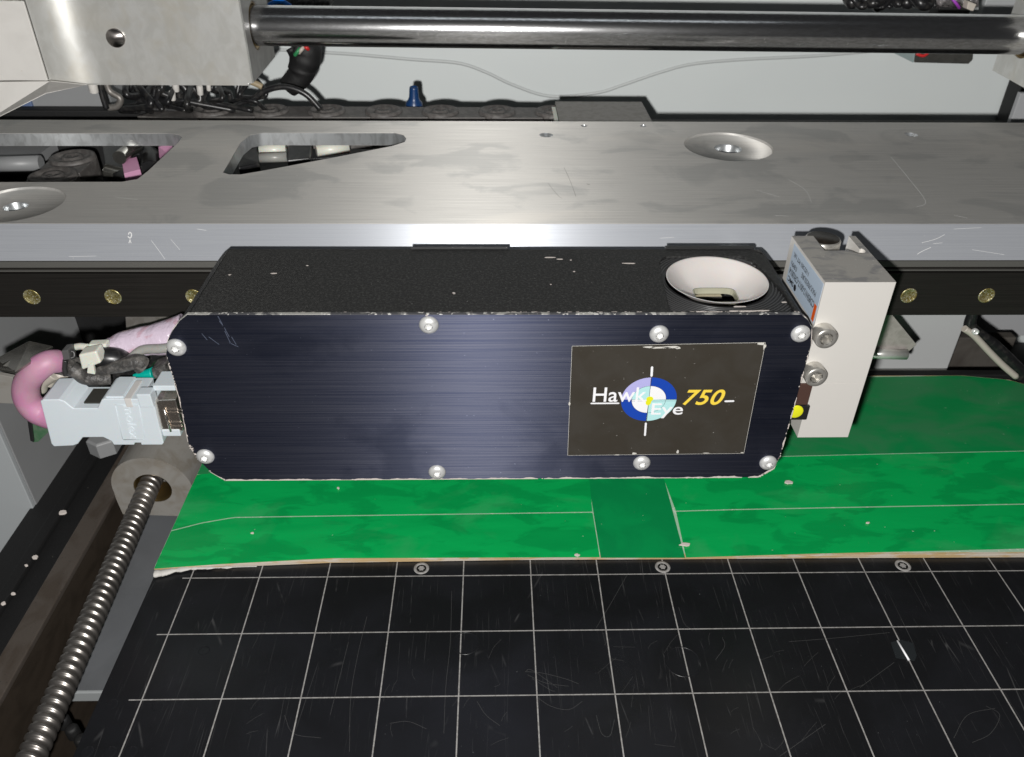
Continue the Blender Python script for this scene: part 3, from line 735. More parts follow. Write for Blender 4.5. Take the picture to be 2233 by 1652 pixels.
# white funnel, loft from circle to rounded rectangle
rings = []
K = 64
def rrect(c, hx, hy, rd, t):
    x = math.cos(t); y = math.sin(t); e = 5.0
    q = (abs(x) ** e + abs(y) ** e) ** (-1 / e); return (c[0] + hx * x * q, c[1] + hy * y * q)
DZ = 6.5
q1 = U(1507, 628, z=zt_ - DZ); q2 = U(1600, 628, z=zt_ - DZ); wc = ((q1.x + q2.x) / 2, q1.y - 5.6); HX = (q2.x - q1.x) / 2
mb = MB(); vs_ = []
for s_, zz in ((0, zt_ + .1), (.02, zt_ + .25), (.06, zt_ - .1), (.35, zt_ - 2.6), (.7, zt_ - 5.4), (1.0, zt_ - DZ)):
    for k in range(K):
        t = 2 * PI * k / K; a = (lc[0] + lens_r * math.cos(t), lc[1] + lens_r * math.sin(t)); b = rrect(wc, HX, 5.6, 2, t)
        u = s_ if s_ < .1 else s_
        vs_.append((a[0] + (b[0] - a[0]) * u, a[1] + (b[1] - a[1]) * u, zz))
mb.add(vs_, [(i * K + k, i * K + (k + 1) % K, (i + 1) * K + (k + 1) % K, (i + 1) * K + k) for i in range(5) for k in range(K)], True)
lamp = part('lamp_reflector', mb, m_white_cone, cam_box, recalc=False)
mb = plate_with_holes([[rrect(wc, HX, 5.6, 2, 2 * PI * k / 40) for k in range(40)], [rrect(wc, HX - .4, 5.2, 2, -2 * PI * k / 40) for k in range(40)]], lambda p, t: (p[0], p[1], t), zt_ - DZ - .05, zt_ - DZ - 2.4)
part('window_frame', mb, m_glassy, cam_box)
mb = MB(); mb.box(wc[0] - HX, wc[0] + HX, wc[1] - 5.7, wc[1] + 5.7, zt_ - DZ - 5.5, zt_ - DZ - 5); part('window', mb, m_dark, cam_box)
mb = MB(); mb.box(wc[0] - HX + .3, wc[0] + 3.5, wc[1] + 3.0, wc[1] + 5.1, zt_ - DZ - 3.2, zt_ - DZ - 2.5); part('glass_strip', mb, m_shell, cam_box, .1)
# small raised blocks on the back edge
mb = MB(); mb.box(U(895, 541, z=ZTOP).x, U(1108, 541, z=ZTOP).x, YBK + .02, YBK + 1.2, ZTOP - 6, ZTOP + .2); part('rear_tab', mb, m_black_smooth, cam_box, .2)
mb = MB(); mb.box(U(1452, 541, z=ZTOP).x, U(1645, 541, z=ZTOP).x, YBK + .02, YBK + 2.2, ZTOP - 6, ZTOP + .1); part('rear_tab', mb, m_black_smooth, cam_box, .2)
mb = MB(); mb.box(xl + 2, xr - 5, YBK + 2.3, 48.6, 70, 130); part('back_plate', mb, m_black_smooth, cam_box)
# chipped paint along the front top edge: light flakes
rr = random.Random(11); mb = MB()
def flake(mb, x, y, z, a, b, h, pl, rnd_):
    t0 = rnd_.uniform(0, 6); pts = [(a * math.cos(t) * rnd_.uniform(.5, 1.1), b * math.sin(t) * rnd_.uniform(.5, 1.1)) for t in [t0 + 2 * PI * i / 7 for i in range(7)]]
    if pl == 'z': mb.prism([(x + u, y + v) for u, v in pts], 'z', z, z + h)
    else: mb.prism([(x + u, z + v) for u, v in pts], 'y', y - h, y)
for k in range(110):
    x = rr.uniform(xl + 1, xr); flake(mb, x, Y0 + 1.75 + rr.random() * .5, zt_ + .28, rr.uniform(.2, 1.0), rr.uniform(.1, .25), .06, 'z', rr)
for px, py, a, b in ((700, 688, 1.3, .35), (790, 689, .8, .3), (824, 686, .9, .3), (470, 690, 3.2, .3), (930, 690, .5, .3), (1530, 682, 2.4, .35), (1560, 683, 3.5, .5), (1600, 681, 2.6, .5), (1630, 681, 3.5, .45), (1660, 680, 3.6, .35), (1610, 671, 2.8, .4)):
    p = U(px, py - 2, z=zt_ + .2); flake(mb, p.x, p.y, zt_ + .12, a, b, .18, 'z', rr)
for k in range(90):
    i = rr.choice([4, 5, 6, 7, 8, 9, 10, 11, 11, 11, 12, 12, 13, 14, 15]); a, b = P2[i], P2[(i + 1) % len(P2)] ; t = rr.random()
    x, z = a[0] + (b[0] - a[0]) * t, a[1] + (b[1] - a[1]) * t
    v = Vector((cxm - x, czm - z)).normalized() * .35
    vert = i in (3, 4, 5, 6, 13, 14, 15)
    flake(mb, x + v.x, Y0 - .01, z + v.y * .6, rr.uniform(.1, .28) if vert else rr.uniform(.25, 1.1), rr.uniform(.2, .9) if vert else rr.uniform(.1, .3), .05, 'y', rr)
part('paint_chips', mb, m_crumb, cam_box)['kind'] = 'stuff'
# pale flecks on the crackle top
mb = MB()
for px, py, a, b in ((597, 597, 1.4, .4), (1200, 562, 2.6, .6), (1222, 566, 1.8, .4), (1372, 575, 3.0, .5), (501, 600, .7, .5), (990, 640, .6, .7), (1245, 568, .5, .4), (1252, 593, .5, .4), (1711, 660, 1.4, .5), (1201, 621, .4, .3), (670, 580, .5, .3)):
    p = U(px, py, z=zt_); flake(mb, p.x, p.y, zt_ + .0, a, b, .12, 'z', rr)
part('paint_chips', mb, m_crumb, cam_box)['kind'] = 'stuff'
# scratches on the navy plate near its top left
mb = MB()
for s_ in (((475, 690), (500, 735)), ((478, 700), (490, 716)), ((490, 722), (503, 750)), ((455, 735), (478, 752)), ((500, 748), (520, 757)), ((440, 728), (452, 742)), ((505, 735), (515, 752))):
    a, b = bp(*s_[0]), bp(*s_[1]); d_ = Vector((b[0] - a[0], b[1] - a[1])).normalized(); nn = Vector((-d_.y, d_.x)) * .1
    mb.prism([(a[0] - nn.x, a[1] - nn.y), (a[0] + nn.x, a[1] + nn.y), (b[0] + nn.x, b[1] + nn.y), (b[0] - nn.x, b[1] - nn.y)], 'y', Y0 - .015, Y0)
part('scratches', mb, mat('navy_scratch', (.12, .14, .2), .4, .3), cam_box)['kind'] = 'stuff'
# bare metal worn along the plate's rim, thickest along the bottom
rr = random.Random(21); mb = MB()
def ribbon(i0, i1, wa, wb, skip):
    for i in range(i0, i1):
        a, b = Vector(P2[i % n]), Vector(P2[(i + 1) % n]); L_2 = (b - a).length; m_ = max(1, int(L_2 / 1.6)); d_ = (b - a).normalized(); nn = Vector((-d_.y, d_.x))
        if (Vector((cxm, czm)) - a).dot(nn) < 0: nn = -nn
        def wid(p): return wa + (wb - wa) * (.5 + 1.1 * mn.noise(Vector((p.x * .22, p.y * .22, 3.0))) + .35 * mn.noise(Vector((p.x * 1.3, p.y * 1.3, 8.0))))
        for k in range(m_ * 2):
            p = a + d_ * L_2 * k / m_ / 2; q = a + d_ * L_2 * (k + 1) / m_ / 2; w1, w2 = wid(p), wid(q)
            if min(w1, w2) < skip: continue
            mb.prism([tuple(p), tuple(q), tuple(q + nn * w2), tuple(p + nn * w1)], 'y', Y0 - .03, Y0 + .3)
ribbon(9, 13, .15, .85, .05); ribbon(1, 8, .0, .34, .10); ribbon(13, 17, .0, .5, .18)
part('worn_rim', mb, m_crumb, cam_box)['kind'] = 'stuff'
# screws on the plate
scr0 = None
for px, py in ((935, 711), (1438, 730.5), (1747, 730), (383.5, 760), (447, 998), (953, 1032), (1400, 1012), (1676, 1011.5)):
    p = U(px, py, y=Y0 - .8); p.y = Y0
    if scr0 is None:
        mb = MB(); mb.lathe([(3.35, 0), (3.4, .25), (3.25, .75), (2.7, 1.35), (1.95, 1.72), (1.35, 1.8)], p, (0, -1, 0), 36)
        mb.lathe([(1.35, 1.8), (1.2, 1.55), (1.15, .55)], p, (0, -1, 0), 6, False, .3); mb.lathe([(1.15, .55), (.02, .45)], p, (0, -1, 0), 6, False, .3)
        scr0 = part('screw', mb, m_steel, cam_box, 0, None, p, recalc=True)
    else: copyto(scr0, p, cam_box, (0, random.uniform(0, 2), 0))
# sticker
A, B, Cc, D = bp(1247.8, 755.5), bp(1668.6, 747.7), bp(1621.5, 988.6), bp(1238.2, 993.1)
mb = MB(); mb.prism([D, Cc, B, A], 'y', Y0 - .10, Y0 - .004); stk = part('sticker', mb, m_sticker, cam_box, 0)
YS = Y0 - .102
mb = MB(); q = .16
for a, b in ((A, B), (B, Cc), (Cc, D), (D, A)):
    d_ = Vector((b[0] - a[0], b[1] - a[1])).normalized(); nn = Vector((-d_.y, d_.x)) * .13
    mb.prism([(a[0] - nn.x, a[1] - nn.y), (a[0] + nn.x, a[1] + nn.y), (b[0] + nn.x, b[1] + nn.y), (b[0] - nn.x, b[1] - nn.y)], 'y', Y0 - .10, Y0 - .05)
part('edge', mb, m_paperedge, stk)
mb = MB(); rr = random.Random(2)
for px, py, a, b in ((1415, 757, 2.6, .4), (1438, 758, 4.5, .55), (1462, 757, 3.4, .5), (1478, 759, 1.2, .4), (1660, 750, 1.8, .6), (1667, 755, .6, 1.4), (1383, 989, 1.2, .7), (1478, 985, .7, 1.2), (1345, 992, 1.2, .2), (1540, 988, 1.4, .2), (1242, 880, .4, 1.4), (1618, 987, 1.0, .3)):
    u, v = bp(px, py); flake(mb, u, YS, v, a, b, .12, 'y', rr)
part('torn_edge', mb, m_paperedge, stk)['kind'] = 'stuff'
def sp_(cx_, cy_): return bp(1223.6 + cx_ * .22417, 734.2 + cy_ * .22417)
lcx, lcz = sp_(853, 613)
ro = (sp_(1122, 613)[0] - sp_(584, 613)[0]) / 2; ri = ro * .612
vr = (sp_(853, 400)[1] - sp_(853, 822)[1]) / 2 / ro
tilt = math.radians(-3)
def sector(r0, r1, a0, a1, y, name, mt):
    mb = MB(); n = 16; P = []
    for k in range(n + 1):
        a = math.radians(a0 + (a1 - a0) * k / n) + tilt * 0; P.append((lcx + r1 * math.cos(a), lcz + r1 * vr * math.sin(a)))
    if r0 > 0:
        for k in range(n, -1, -1):
            a = math.radians(a0 + (a1 - a0) * k / n); P.append((lcx + r0 * math.cos(a), lcz + r0 * vr * math.sin(a)))
    else: P.append((lcx, lcz))
    mb.prism(P, 'y', y - .02, y); part(name, mb, mt, stk)
for a0, mo, mi in ((0, m_blue_print, m_white_print), (90, m_lav_print, m_cyan_print), (180, m_blue_print, m_white_print), (270, m_cyan_print, m_cyan_print)):
    sector(ri + .12, ro, a0 + .6, a0 + 89.4, YS, 'logo_ring', mo)
    sector(0, ri, a0 + .6, a0 + 89.4, YS, 'logo_disc', mi)
def bar(x0, y0, x1, y1, wd, mt, y=YS - .022, name='logo_line'):
    a, b = sp_(x0, y0), sp_(x1, y1); d_ = Vector((b[0] - a[0], b[1] - a[1])).normalized(); nn = Vector((-d_.y, d_.x)) * wd / 2; e = d_ * wd * .5
    mb = MB(); mb.prism([(a[0] - nn.x, a[1] - nn.y), (a[0] - e.x, a[1] - e.y), (a[0] + nn.x, a[1] + nn.y), (b[0] + nn.x, b[1] + nn.y), (b[0] + e.x, b[1] + e.y), (b[0] - nn.x, b[1] - nn.y)], 'y', y - .02, y)
    part(name, mb, mt, stk)
bar(876, 402, 832, 822, .16, m_dark_print); bar(586, 628, 1122, 625, .10, m_dark_print)
bar(884, 297, 879, 383, .85, m_white_print); bar(824, 842, 815, 960, .75, m_white_print); bar(292, 650, 560, 648, .65, m_white_print); bar(1596, 629, 1676, 627, .8, m_white_print)
for u, v, a, b in ((862, 606, 1.3, 1.1), (848, 640, 1.0, 1.3), (856, 624, .9, 1.2)):
    q = sp_(u, v); mb = MB(); mb.prism([(q[0] + a * math.cos(t), q[1] + b * math.sin(t)) for t in [2 * PI * i / 16 for i in range(16)]], 'y', YS - .075 - .01 * a, YS - .05); part('logo_spot', mb, m_lemon_print, stk)
def words(body, x0, ybase, x1, ytop, mt, name, capref='H', **k):
    o_ = sp_(x0, ybase); w_ = sp_(x1, ybase)[0] - o_[0]; h_ = sp_(x0, ytop)[1] - o_[1]
    size = h_ / .69
    mb = lettering(body, (o_[0], YS - .05, o_[1]), (1, 0, 0), (0, 0, 1), size, box_w=w_, **k); part(name, mb, mt, stk)
words('Hawk', 305, 632, 822, 495, m_white_print, 'lettering', offset=.06)
words('Eye', 872, 757, 1178, 650, m_white_print, 'lettering', offset=.06)
words('750', 1180, 660, 1575, 520, m_yellow_print, 'lettering', shear=.28, offset=.16, spacing=1.05)

# ================================================================ PNEUMATIC CYLINDER
YC = -2.0
def cpn(px, py): p = U(px, py, y=YC); return (p.x, p.z)
ca, cb_, cc_, cd_ = cpn(1800, 616), cpn(1950, 614), cpn(1856, 954), cpn(1740, 954)
xc0, xc1 = ca[0], 272.0; zc1 = ca[1]; zc0 = cc_[1]
xlow = cd_[0] - .2
zstep = cpn(1765, 836)[1]
YCB = U(1738, 515, z=zc1).y
pc = thing('pneumatic_cylinder', 'square silver pneumatic cylinder block right of the camera box', 'cylinder', ((xc0 + xc1) / 2, 15, zc0))
# top profile with slot and side bite, built in plan
def ct(px, py): p = U(px, py, z=zc1); return (p.x, p.y)
def c3(cx_, cy_): return ct(1640.8 + cx_ * .17506, 489.5 + cy_ * .17506)
sl0, sl1 = c3(765, 155), c3(900, 328); sr0, sr1 = c3(1215, 160), c3(1190, 328)
xsl = sl1[0]; xsr = c3(1190, 328)[0]; ysl = sl1[1]
bite = c3(1330, 330)
prof = [(xc0, YC), (xc1, YC), (xc1, YCB), (xc1 - 2.6, YCB), (xc1 - 2.7, bite[1] + 1.5)]
for k in range(9):
    a = math.radians(40 - 200 * k / 8); prof.append((bite[0] - .3 + 2.6 * math.cos(a), bite[1] + .2 + 2.6 * math.sin(a)))
prof += [(xsr, ysl), (xsl, ysl), (xsl, YCB), (xc0, YCB)]
mb = MB(); mb.prism(prof, 'z', zstep, zc1 - .05); part('body', mb, m_alu_block, pc, .12)
mb = MB(); pin = [(x + (.25 if x < 262 else -.25) * 0, y) for x, y in prof]; mb.prism(pin, 'z', zc1 - .048, zc1); part('top_face', mb, m_alu_blocktop, pc)
mb = MB(); mb.box(xlow, xc1, YC, YCB - 2, zc0, zstep - .02); part('lower_body', mb, m_alu_block, pc, .12)
# rod end in the slot
rc = c3(1030, 235); 
rx = ((xsl + xsr) / 2, YCB - 1.0)
mb = MB(); mb.lathe([(6.6, -30), (6.6, -.6), (6.3, -.1), (6.0, 0)], (rx[0], rx[1] + 1.5, zc1 - 1.0), (0, 0, 1), 40); part('rod_collar', mb, m_socket, pc)
mb = MB(); mb.lathe([(6.0, .0), (5.8, .15), (.01, .2)], (rx[0], rx[1] + 1.5, zc1 - 1.0), (0, 0, 1), 40); part('end_disc', mb, mat('oily_dark_disc', (.022, .017, .013), .35, .3, blotch=((.4, .4, .4), (.05, .035, .025), .5, .65, .7)), pc)
# label on the left face
def lf(px, py): p = U(px, py, x=xc0 - .12); return (p.y, p.z)
def l3(cx_, cy_): return lf(1640.8 + cx_ * .17506, 489.5 + cy_ * .17506)
lq = [l3(880, 735), l3(765, 1240), l3(410, 705), l3(525, 250)]
ly0 = (lq[0][0] + lq[1][0]) / 2; ly1 = (lq[2][0] + lq[3][0]) / 2; lz1 = (lq[0][1] + lq[3][1]) / 2; lz0 = (lq[1][1] + lq[2][1]) / 2
mb = MB(); mb.box(xc0 - .1, xc0 - .01, ly0, ly1, lz0, lz1); lab = part('label_sheet', mb, m_label, pc)
XT = xc0 - .12
hL = lz1 - lz0; wL = ly1 - ly0
def side_text(body, fy, fz, fw, fh, mt=m_ink, **k):
    mb = lettering(body, (XT, ly0 + wL * fy, lz0 + hL * fz), (0, 1, 0), (0, 0, -1), hL * fh / .7, box_w=wL * fw, **k); part('lettering', mb, mt, lab)
side_text('CD85N12-0017-CFK0014', .10, .43, .86, .16, offset=.02)
side_text('SMC', .76, .20, .20, .12, offset=.05)
side_text('MAX.PRESSURE', .12, .66, .48, .13)
side_text('0.8MPa', .76, .60, .20, .12)
side_text('1182383 MT UK', .42, .84, .52, .11)
mb = MB(); q0 = (ly0 + wL * .70, lz0 + hL * .14); mb.lathe([(1.3, 0), (1.3, .03), (.01, .03)], (XT, q0[0], q0[1]), (-1, 0, 0), 20); part('logo_spot', mb, m_ink, lab)
mb = MB(); mb.box(XT - .02, XT, ly0 + wL * .02, ly0 + wL * .09, lz0 + hL * .02, lz0 + hL * .42); part('orange_mark', mb, m_orange, lab)
# socket head screws
sp0 = None
for px, py in ((1803, 741), (1781, 825)):
    p = U(px, py, y=YC - 5.0); p.y = YC
    if sp0 is None:
        mb = MB(); mb.lathe([(3.95, 0), (4.0, .2), (4.0, 4.5), (3.7, 4.95), (2.5, 5.0), (2.3, 4.9)], p, (0, -1, 0), 40)
        mb.lathe([(2.3, 4.9), (2.15, 4.75), (2.1, 2.2)], p, (0, -1, 0), 6, False, .35)
        sp0 = part('socket_screw', mb, m_socket, pc, 0, None, p)
        q = MB(); q.lathe([(2.12, 2.2), (.02, 2.0)], p, (0, -1, 0), 6, False, .35); part('socket', q, m_hexin, sp0, 0, None, p)
    else: copyto(sp0, p, pc, (0, .5, 0))
# sensor with yellow dot left of the lower body
def sn(px, py): p = U(px, py, y=YC - .5); return (p.x, p.z)
a = sn(1757, 890); b = sn(1722, 915); zt2 = sn(1740, 869)[1]
se = thing('position_sensor', 'small black sensor with a yellow dot between camera box and cylinder', 'sensor', (b[0] + 3, 4, sn(1740, 914)[1]))
mb = MB(); mb.box(b[0] - 4, sn(1768, 878)[0] - .1, YC - 1.2, 10, sn(1745, 914)[1], sn(1745, 884)[1]); part('body', mb, m_black_smooth, se, .3)
mb = MB(); mb.box(b[0] - 2, sn(1768, 860)[0] - .1, YC - .6, 9, sn(1745, 883.5)[1], sn(1745, 838)[1]); part('window', mb, mat('brown_translucent', (.10, .055, .045), .15, .2), se, .3)
p = U(1735, 898, y=YC - 1.2); mb = MB(); mb.lathe([(2.9, 0), (2.85, .25), (2.5, .35), (.01, .36)], p, (0, -1, 0), 28); part('dot', mb, m_lemon_print, se, 0)

# ================================================================ CONNECTOR AND LEFT CABLES
YQ = 12.0
def qp(cx_, cy_, y=YQ): p = U(cx_ * .19927, 684.1 + cy_ * .19927, y=y); return (p.x, p.z)
def q3(cx_, cy_, y=YQ): return U(cx_ * .19927, 684.1 + cy_ * .19927, y=y)
cn = thing('cable_connector', 'pale blue grey plastic connector plugged into the left side of the camera box', 'connector', q3(1000, 1440, YQ + 8))
F = [(440, 962), (470, 945), (640, 942), (700, 960), (800, 1040), (1065, 1040), (1110, 948), (1130, 938), (1535, 938), (1545, 1000), (1690, 1010), (1745, 1250), (1790, 1420), (1775, 1440), (1545, 1440), (1540, 1418), (1472, 1418), (1468, 1440), (1245, 1440), (1220, 1400), (1130, 1356), (905, 1358), (850, 1430), (800, 1448), (590, 1458), (560, 1425)]
mb = MB(); mb.prism([qp(*p) for p in F][::-1], 'y', YQ, YQ + 15); part('shell', mb, m_conn, cn, .45, bseg=3)
mb = MB(); a = qp(865, 985); b = qp(1075, 985); mb.box(a[0], b[0], YQ + 3.2, YQ + 12.5, qp(865, 1030)[1] - .5, qp(865, 1030)[1] + .25); part('inset_pad', mb, mat('black_pad', (.028, .027, .022), .8, bump=((1.5, 1.5, 1.5), .1)), cn)
# raised block and latch to the right
mb = MB(); a, b = qp(1150, 935), qp(1340, 935); mb.box(a[0], b[0], YQ + .9, YQ + 14.6, a[1] - 3, a[1] + .55); part('cap', mb, m_conn, cn, .25)
mb = MB(); a, b = qp(1358, 935), qp(1432, 935); mb.box(a[0], b[0], YQ - .25, YQ + 12.5, a[1] - 4, a[1] + .25); part('latch', mb, mat('beige_latch', (.62, .60, .58), .45), cn, .3)
mb = MB(); a, b = qp(1535, 1000), qp(1690, 1000); mb.box(a[0], b[0], YQ - .9, YQ + 4.2, qp(1600, 1012)[1] - .2, qp(1600, 872)[1] ); part('lug', mb, m_conn, cn, .4)
mb = MB(); a, b = qp(1640, 870), qp(1868, 870); mb.box(a[0], b[0] + .5, YQ + 3.5, YQ + 14, qp(1700, 905)[1], qp(1700, 850)[1]); part('arm', mb, m_conn, cn, .4)
mb = MB(); a, b = qp(1760, 1300), qp(1955, 1300); mb.box(a[0], b[0], YQ + 1.0, YQ + 13, qp(1800, 1362)[1], qp(1800, 1292)[1]); part('arm', mb, m_conn, cn, .4)
# metal shell of the plug
mb = MB(); mb.prism([qp(1690, 960, YQ + 1.2), qp(1920, 950, YQ + 1.2), qp(2010, 1290, YQ + 1.2), qp(1765, 1290, YQ + 1.2)], 'y', YQ + 1.4, YQ + 13); part('plug_shell', mb, m_shell, cn, .5)
for yy in (1060, 1095, 1200, 1245):
    a, b = qp(1820 + (yy - 1060) * .27, yy, YQ + .9), qp(1960 + (yy - 1060) * .27, yy, YQ + .9); mb = MB(); mb.box(a[0], b[0] + 1, YQ + .8, YQ + 1.4, a[1] - .35, a[1] + .35); part('rib', mb, m_shell, cn, .12)
mb = MB(); a = q3(1795, 1045, YQ + .7); b = q3(1870, 1290, YQ + .7); mb.tube([a, b], .5, 8, False); part('spring', mb, m_shell, cn)
# raised frame and maker's lettering, running downwards
fr = [(1262, 1005), (1275, 996), (1505, 994), (1520, 1006), (1585, 1362), (1572, 1380), (1352, 1382), (1340, 1370)]
pts = [q3(x, y, YQ - .04) for x, y in fr]; mb = MB(); mb.tube(pts + [pts[0]], .11, 6, False); part('label_frame', mb, m_conn, cn)
a = q3(1352, 1010, YQ - .05); b = q3(1430, 1372, YQ - .05)
dn = (b - a); mb = lettering('molex', a, dn, (-dn.z if 0 else 1, 0, 0), 5.0, box_w=dn.length, extrude=.08, offset=.02)
up_ = Vector((1, 0, .0)); mb = MB()
v_, f_ = text_mesh('molex', 5.2, extrude=.16, offset=.03); lo = v_.min(0); hi = v_.max(0); e1 = dn.normalized(); e2 = Vector((-e1.z, 0, e1.x)); 
if e2.x < 0: e2 = -e2
sx = dn.length / (hi[0] - lo[0]); wcap = (q3(1440, 1010).x - q3(1345, 1010).x)
mb.add([a + e1 * ((p[0] - lo[0]) * sx) + e2 * (p[1] * wcap / (hi[1] - lo[1])) + Vector((0, -1, 0)) * (p[2]) for p in v_], f_)
part('lettering', mb, mat('connector_lettering', (.70, .76, .80), .35), cn)

# pink cable looping from the clip into the connector
mb = MB(); y_ = 20
pts = [q3(640, 520, y_ + 6), q3(520, 540, y_ + 2), q3(380, 640, y_), q3(290, 780, y_), q3(300, 940, y_), q3(400, 1060, y_), q3(520, 1110, y_), q3(640, 1120, y_)]
mb.tube(pts, 5.1, 20, rfun=lambda t: 4.6 + .9 * t + .45 * mn.noise(Vector((t * 6, 1, 5)))); single('pink_cable', mb, m_pink, 'thick pink cable bending into the back of the pale connector', 'cable')
# bright steel clip over the cable
def cl(px, py, y): return U(px * .19927, 684.1 + py * .19927, y=y)
mb = MB(); v = [cl(-60, 605, 8), cl(170, 640, 8), cl(575, 355, 34), cl(320, 300, 34), cl(-60, 500, 20)]
nz = Vector((0, .6, -1.2)); mb.add([p for p in v] + [p + nz for p in v], [(0, 1, 2, 3, 4), (9, 8, 7, 6, 5)] + [(i, i + 5, (i + 1) % 5 + 5, (i + 1) % 5) for i in range(5)])
ck = thing('steel_clip', 'bent steel clip at the left frame edge over the pink cable', 'clip', cl(100, 640, 10))
part('clip_top', mb, m_shinymetal, ck, .25)
mb = MB(); v = [cl(-60, 612, 8.3), cl(165, 665, 8.3), cl(170, 640, 8.3), cl(-60, 590, 8.3)]; mb.add(v + [p + Vector((0, 1, 0)) for p in v], [(0, 1, 2, 3), (7, 6, 5, 4)] + [(i, i + 4, (i + 1) % 4 + 4, (i + 1) % 4) for i in range(4)]); part('clip_edge', mb, m_shinymetal, ck, .2)
mb = MB(); v = [cl(-60, 980, 34), cl(165, 990, 34), cl(140, 700, 34), cl(-60, 660, 34)]; mb.add(v + [p + Vector((0, 2, 0)) for p in v], [(0, 1, 2, 3), (7, 6, 5, 4)] + [(i, i + 4, (i + 1) % 4 + 4, (i + 1) % 4) for i in range(4)]); part('clip_back', mb, m_nutblock, ck, .2)
# green board piece
mb = MB(); v = [cl(335, 1090, 30), cl(500, 1150, 30), cl(540, 1290, 30), cl(420, 1405, 30), cl(365, 1412, 30), cl(345, 1330, 30)]
n = len(v); mb.add(v + [p + Vector((-1.5, 4, 0)) for p in v], [list(range(n)), list(range(2 * n - 1, n - 1, -1))] + [(i, i + n, (i + 1) % n + n, (i + 1) % n) for i in range(n)])
single('circuit_board', mb, m_pcb, 'corner of a dusty green circuit board below the pink cable', 'circuit board', .2)
mb = MB(); v = [cl(285, 1085, 29), cl(330, 1095, 29), cl(368, 1412, 29), cl(330, 1395, 29)]; mb.add(v + [p + Vector((0, 5, 0)) for p in v], [(0, 1, 2, 3), (7, 6, 5, 4)] + [(i, i + 4, (i + 1) % 4 + 4, (i + 1) % 4) for i in range(4)])
single('edge_strip', mb, m_black_smooth, 'narrow black strip on the left edge of the green circuit board', 'strip', .3)
# pink taped harness coming out of the camera box
mb = MB()
mb.tube([q3(2050, 190, 40), q3(1800, 270, 38), q3(1600, 300, 37), q3(1400, 340, 36), q3(1250, 390, 35), q3(1180, 400, 35)], 6, 20, rfun=lambda t: 7.4 - 2.8 * t + .5 * mn.noise(Vector((t * 7, 2, 0))))
single('taped_harness', mb, m_pinktape, 'glossy pale pink taped wire harness behind the upper left corner of the camera box', 'harness')
# ties, tubes and wires
mb = MB(); mb.tube([q3(2000, 360, 30), q3(1760, 385, 29), q3(1560, 400, 29), q3(1450, 480, 28), q3(1380, 560, 28)], 1.9, 12)
single('grey_tube', mb, m_greytube, 'translucent grey air tube curving below the pink taped harness', 'tube')
zt3 = thing('cable_tie', 'large white cable tie head among the left cables', 'cable tie', q3(980, 620, 22))
mb = MB(); a = q3(975, 520, 20); v = [q3(855, 455, 20), q3(1050, 415, 20), q3(1105, 545, 20), q3(895, 625, 20)]; mb.add(v + [p + Vector((0, 6, 0)) for p in v], [(0, 1, 2, 3), (7, 6, 5, 4)] + [(i, i + 4, (i + 1) % 4 + 4, (i + 1) % 4) for i in range(4)]); part('head', mb, m_ziptie, zt3, .9, bseg=4)
mb = MB(); v = [q3(960, 560, 19.5), q3(1015, 545, 19.5), q3(1040, 670, 19.5), q3(950, 655, 19.5)]; mb.add(v + [p + Vector((0, 1.6, 0)) for p in v], [(0, 1, 2, 3), (7, 6, 5, 4)] + [(i, i + 4, (i + 1) % 4 + 4, (i + 1) % 4) for i in range(4)]); part('strap', mb, m_ziptie, zt3, .3)
zt4 = thing('cable_tie', 'white cable tie lying in front of the pink taped harness end', 'cable tie', q3(1050, 400, 30))
mb = MB(); v = [q3(955, 345, 28), q3(1155, 335, 28), q3(1170, 405, 28), q3(965, 415, 28)]; mb.add(v + [p + Vector((0, 4, 0)) for p in v], [(0, 1, 2, 3), (7, 6, 5, 4)] + [(i, i + 4, (i + 1) % 4 + 4, (i + 1) % 4) for i in range(4)]); part('head', mb, m_ziptie, zt4, .8, bseg=3)
mb = MB(); mb.tube([q3(960, 370, 30), q3(880, 360, 31), q3(800, 375, 32), q3(760, 395, 33)], 1.4, 10); part('strap', mb, m_ziptie, zt4)
mb = MB(); v = [q3(668, 410, 22), q3(745, 400, 22), q3(765, 505, 22), q3(690, 515, 22)]; mb.add(v + [p + Vector((0, 5, 0)) for p in v], [(0, 1, 2, 3), (7, 6, 5, 4)] + [(i, i + 4, (i + 1) % 4 + 4, (i + 1) % 4) for i in range(4)])
zt5 = thing('cable_tie', 'black cable tie closing the loop right of the pink cable', 'cable tie', q3(720, 520, 24)); part('head', mb, mat('grey_black_nylon', (.09, .09, .09), .4), zt5, .5)
mb = MB(); mb.tube([q3(715, 510, 23), q3(705, 590, 22.5), q3(722, 680, 22)], 1.0, 8); part('strap', mb, m_blacktie, zt5)
mb = MB(); mb.tube([q3(735, 430, 24), q3(800, 415, 25), q3(812, 470, 24), q3(770, 490, 23)], .7, 8); part('tail', mb, m_blacktie, zt5)
mb = MB(); mb.tube([q3(780, 600, 20), q3(860, 650, 20), q3(930, 700, 21), q3(1080, 715, 22), q3(1200, 705, 24)], 2.9, 14)
mb.tube([q3(1030, 640, 22), q3(1180, 610, 22), q3(1320, 575, 23), q3(1480, 530, 24), q3(1560, 570, 25)], 3.0, 14, rfun=lambda t: 1.5 + 2.3 * t)
single('dusty_cable', mb, m_dustcable, 'dusty black cable twisting above the pale connector', 'cable')
mb = MB(); mb.tube([q3(1100, 480, 27), q3(1180, 490, 27), q3(1280, 500, 28), q3(1350, 530, 29)], 4.6, 16)
single('black_sleeve', mb, m_blackcable, 'short shiny black sleeve right of the white cable tie', 'sleeve')
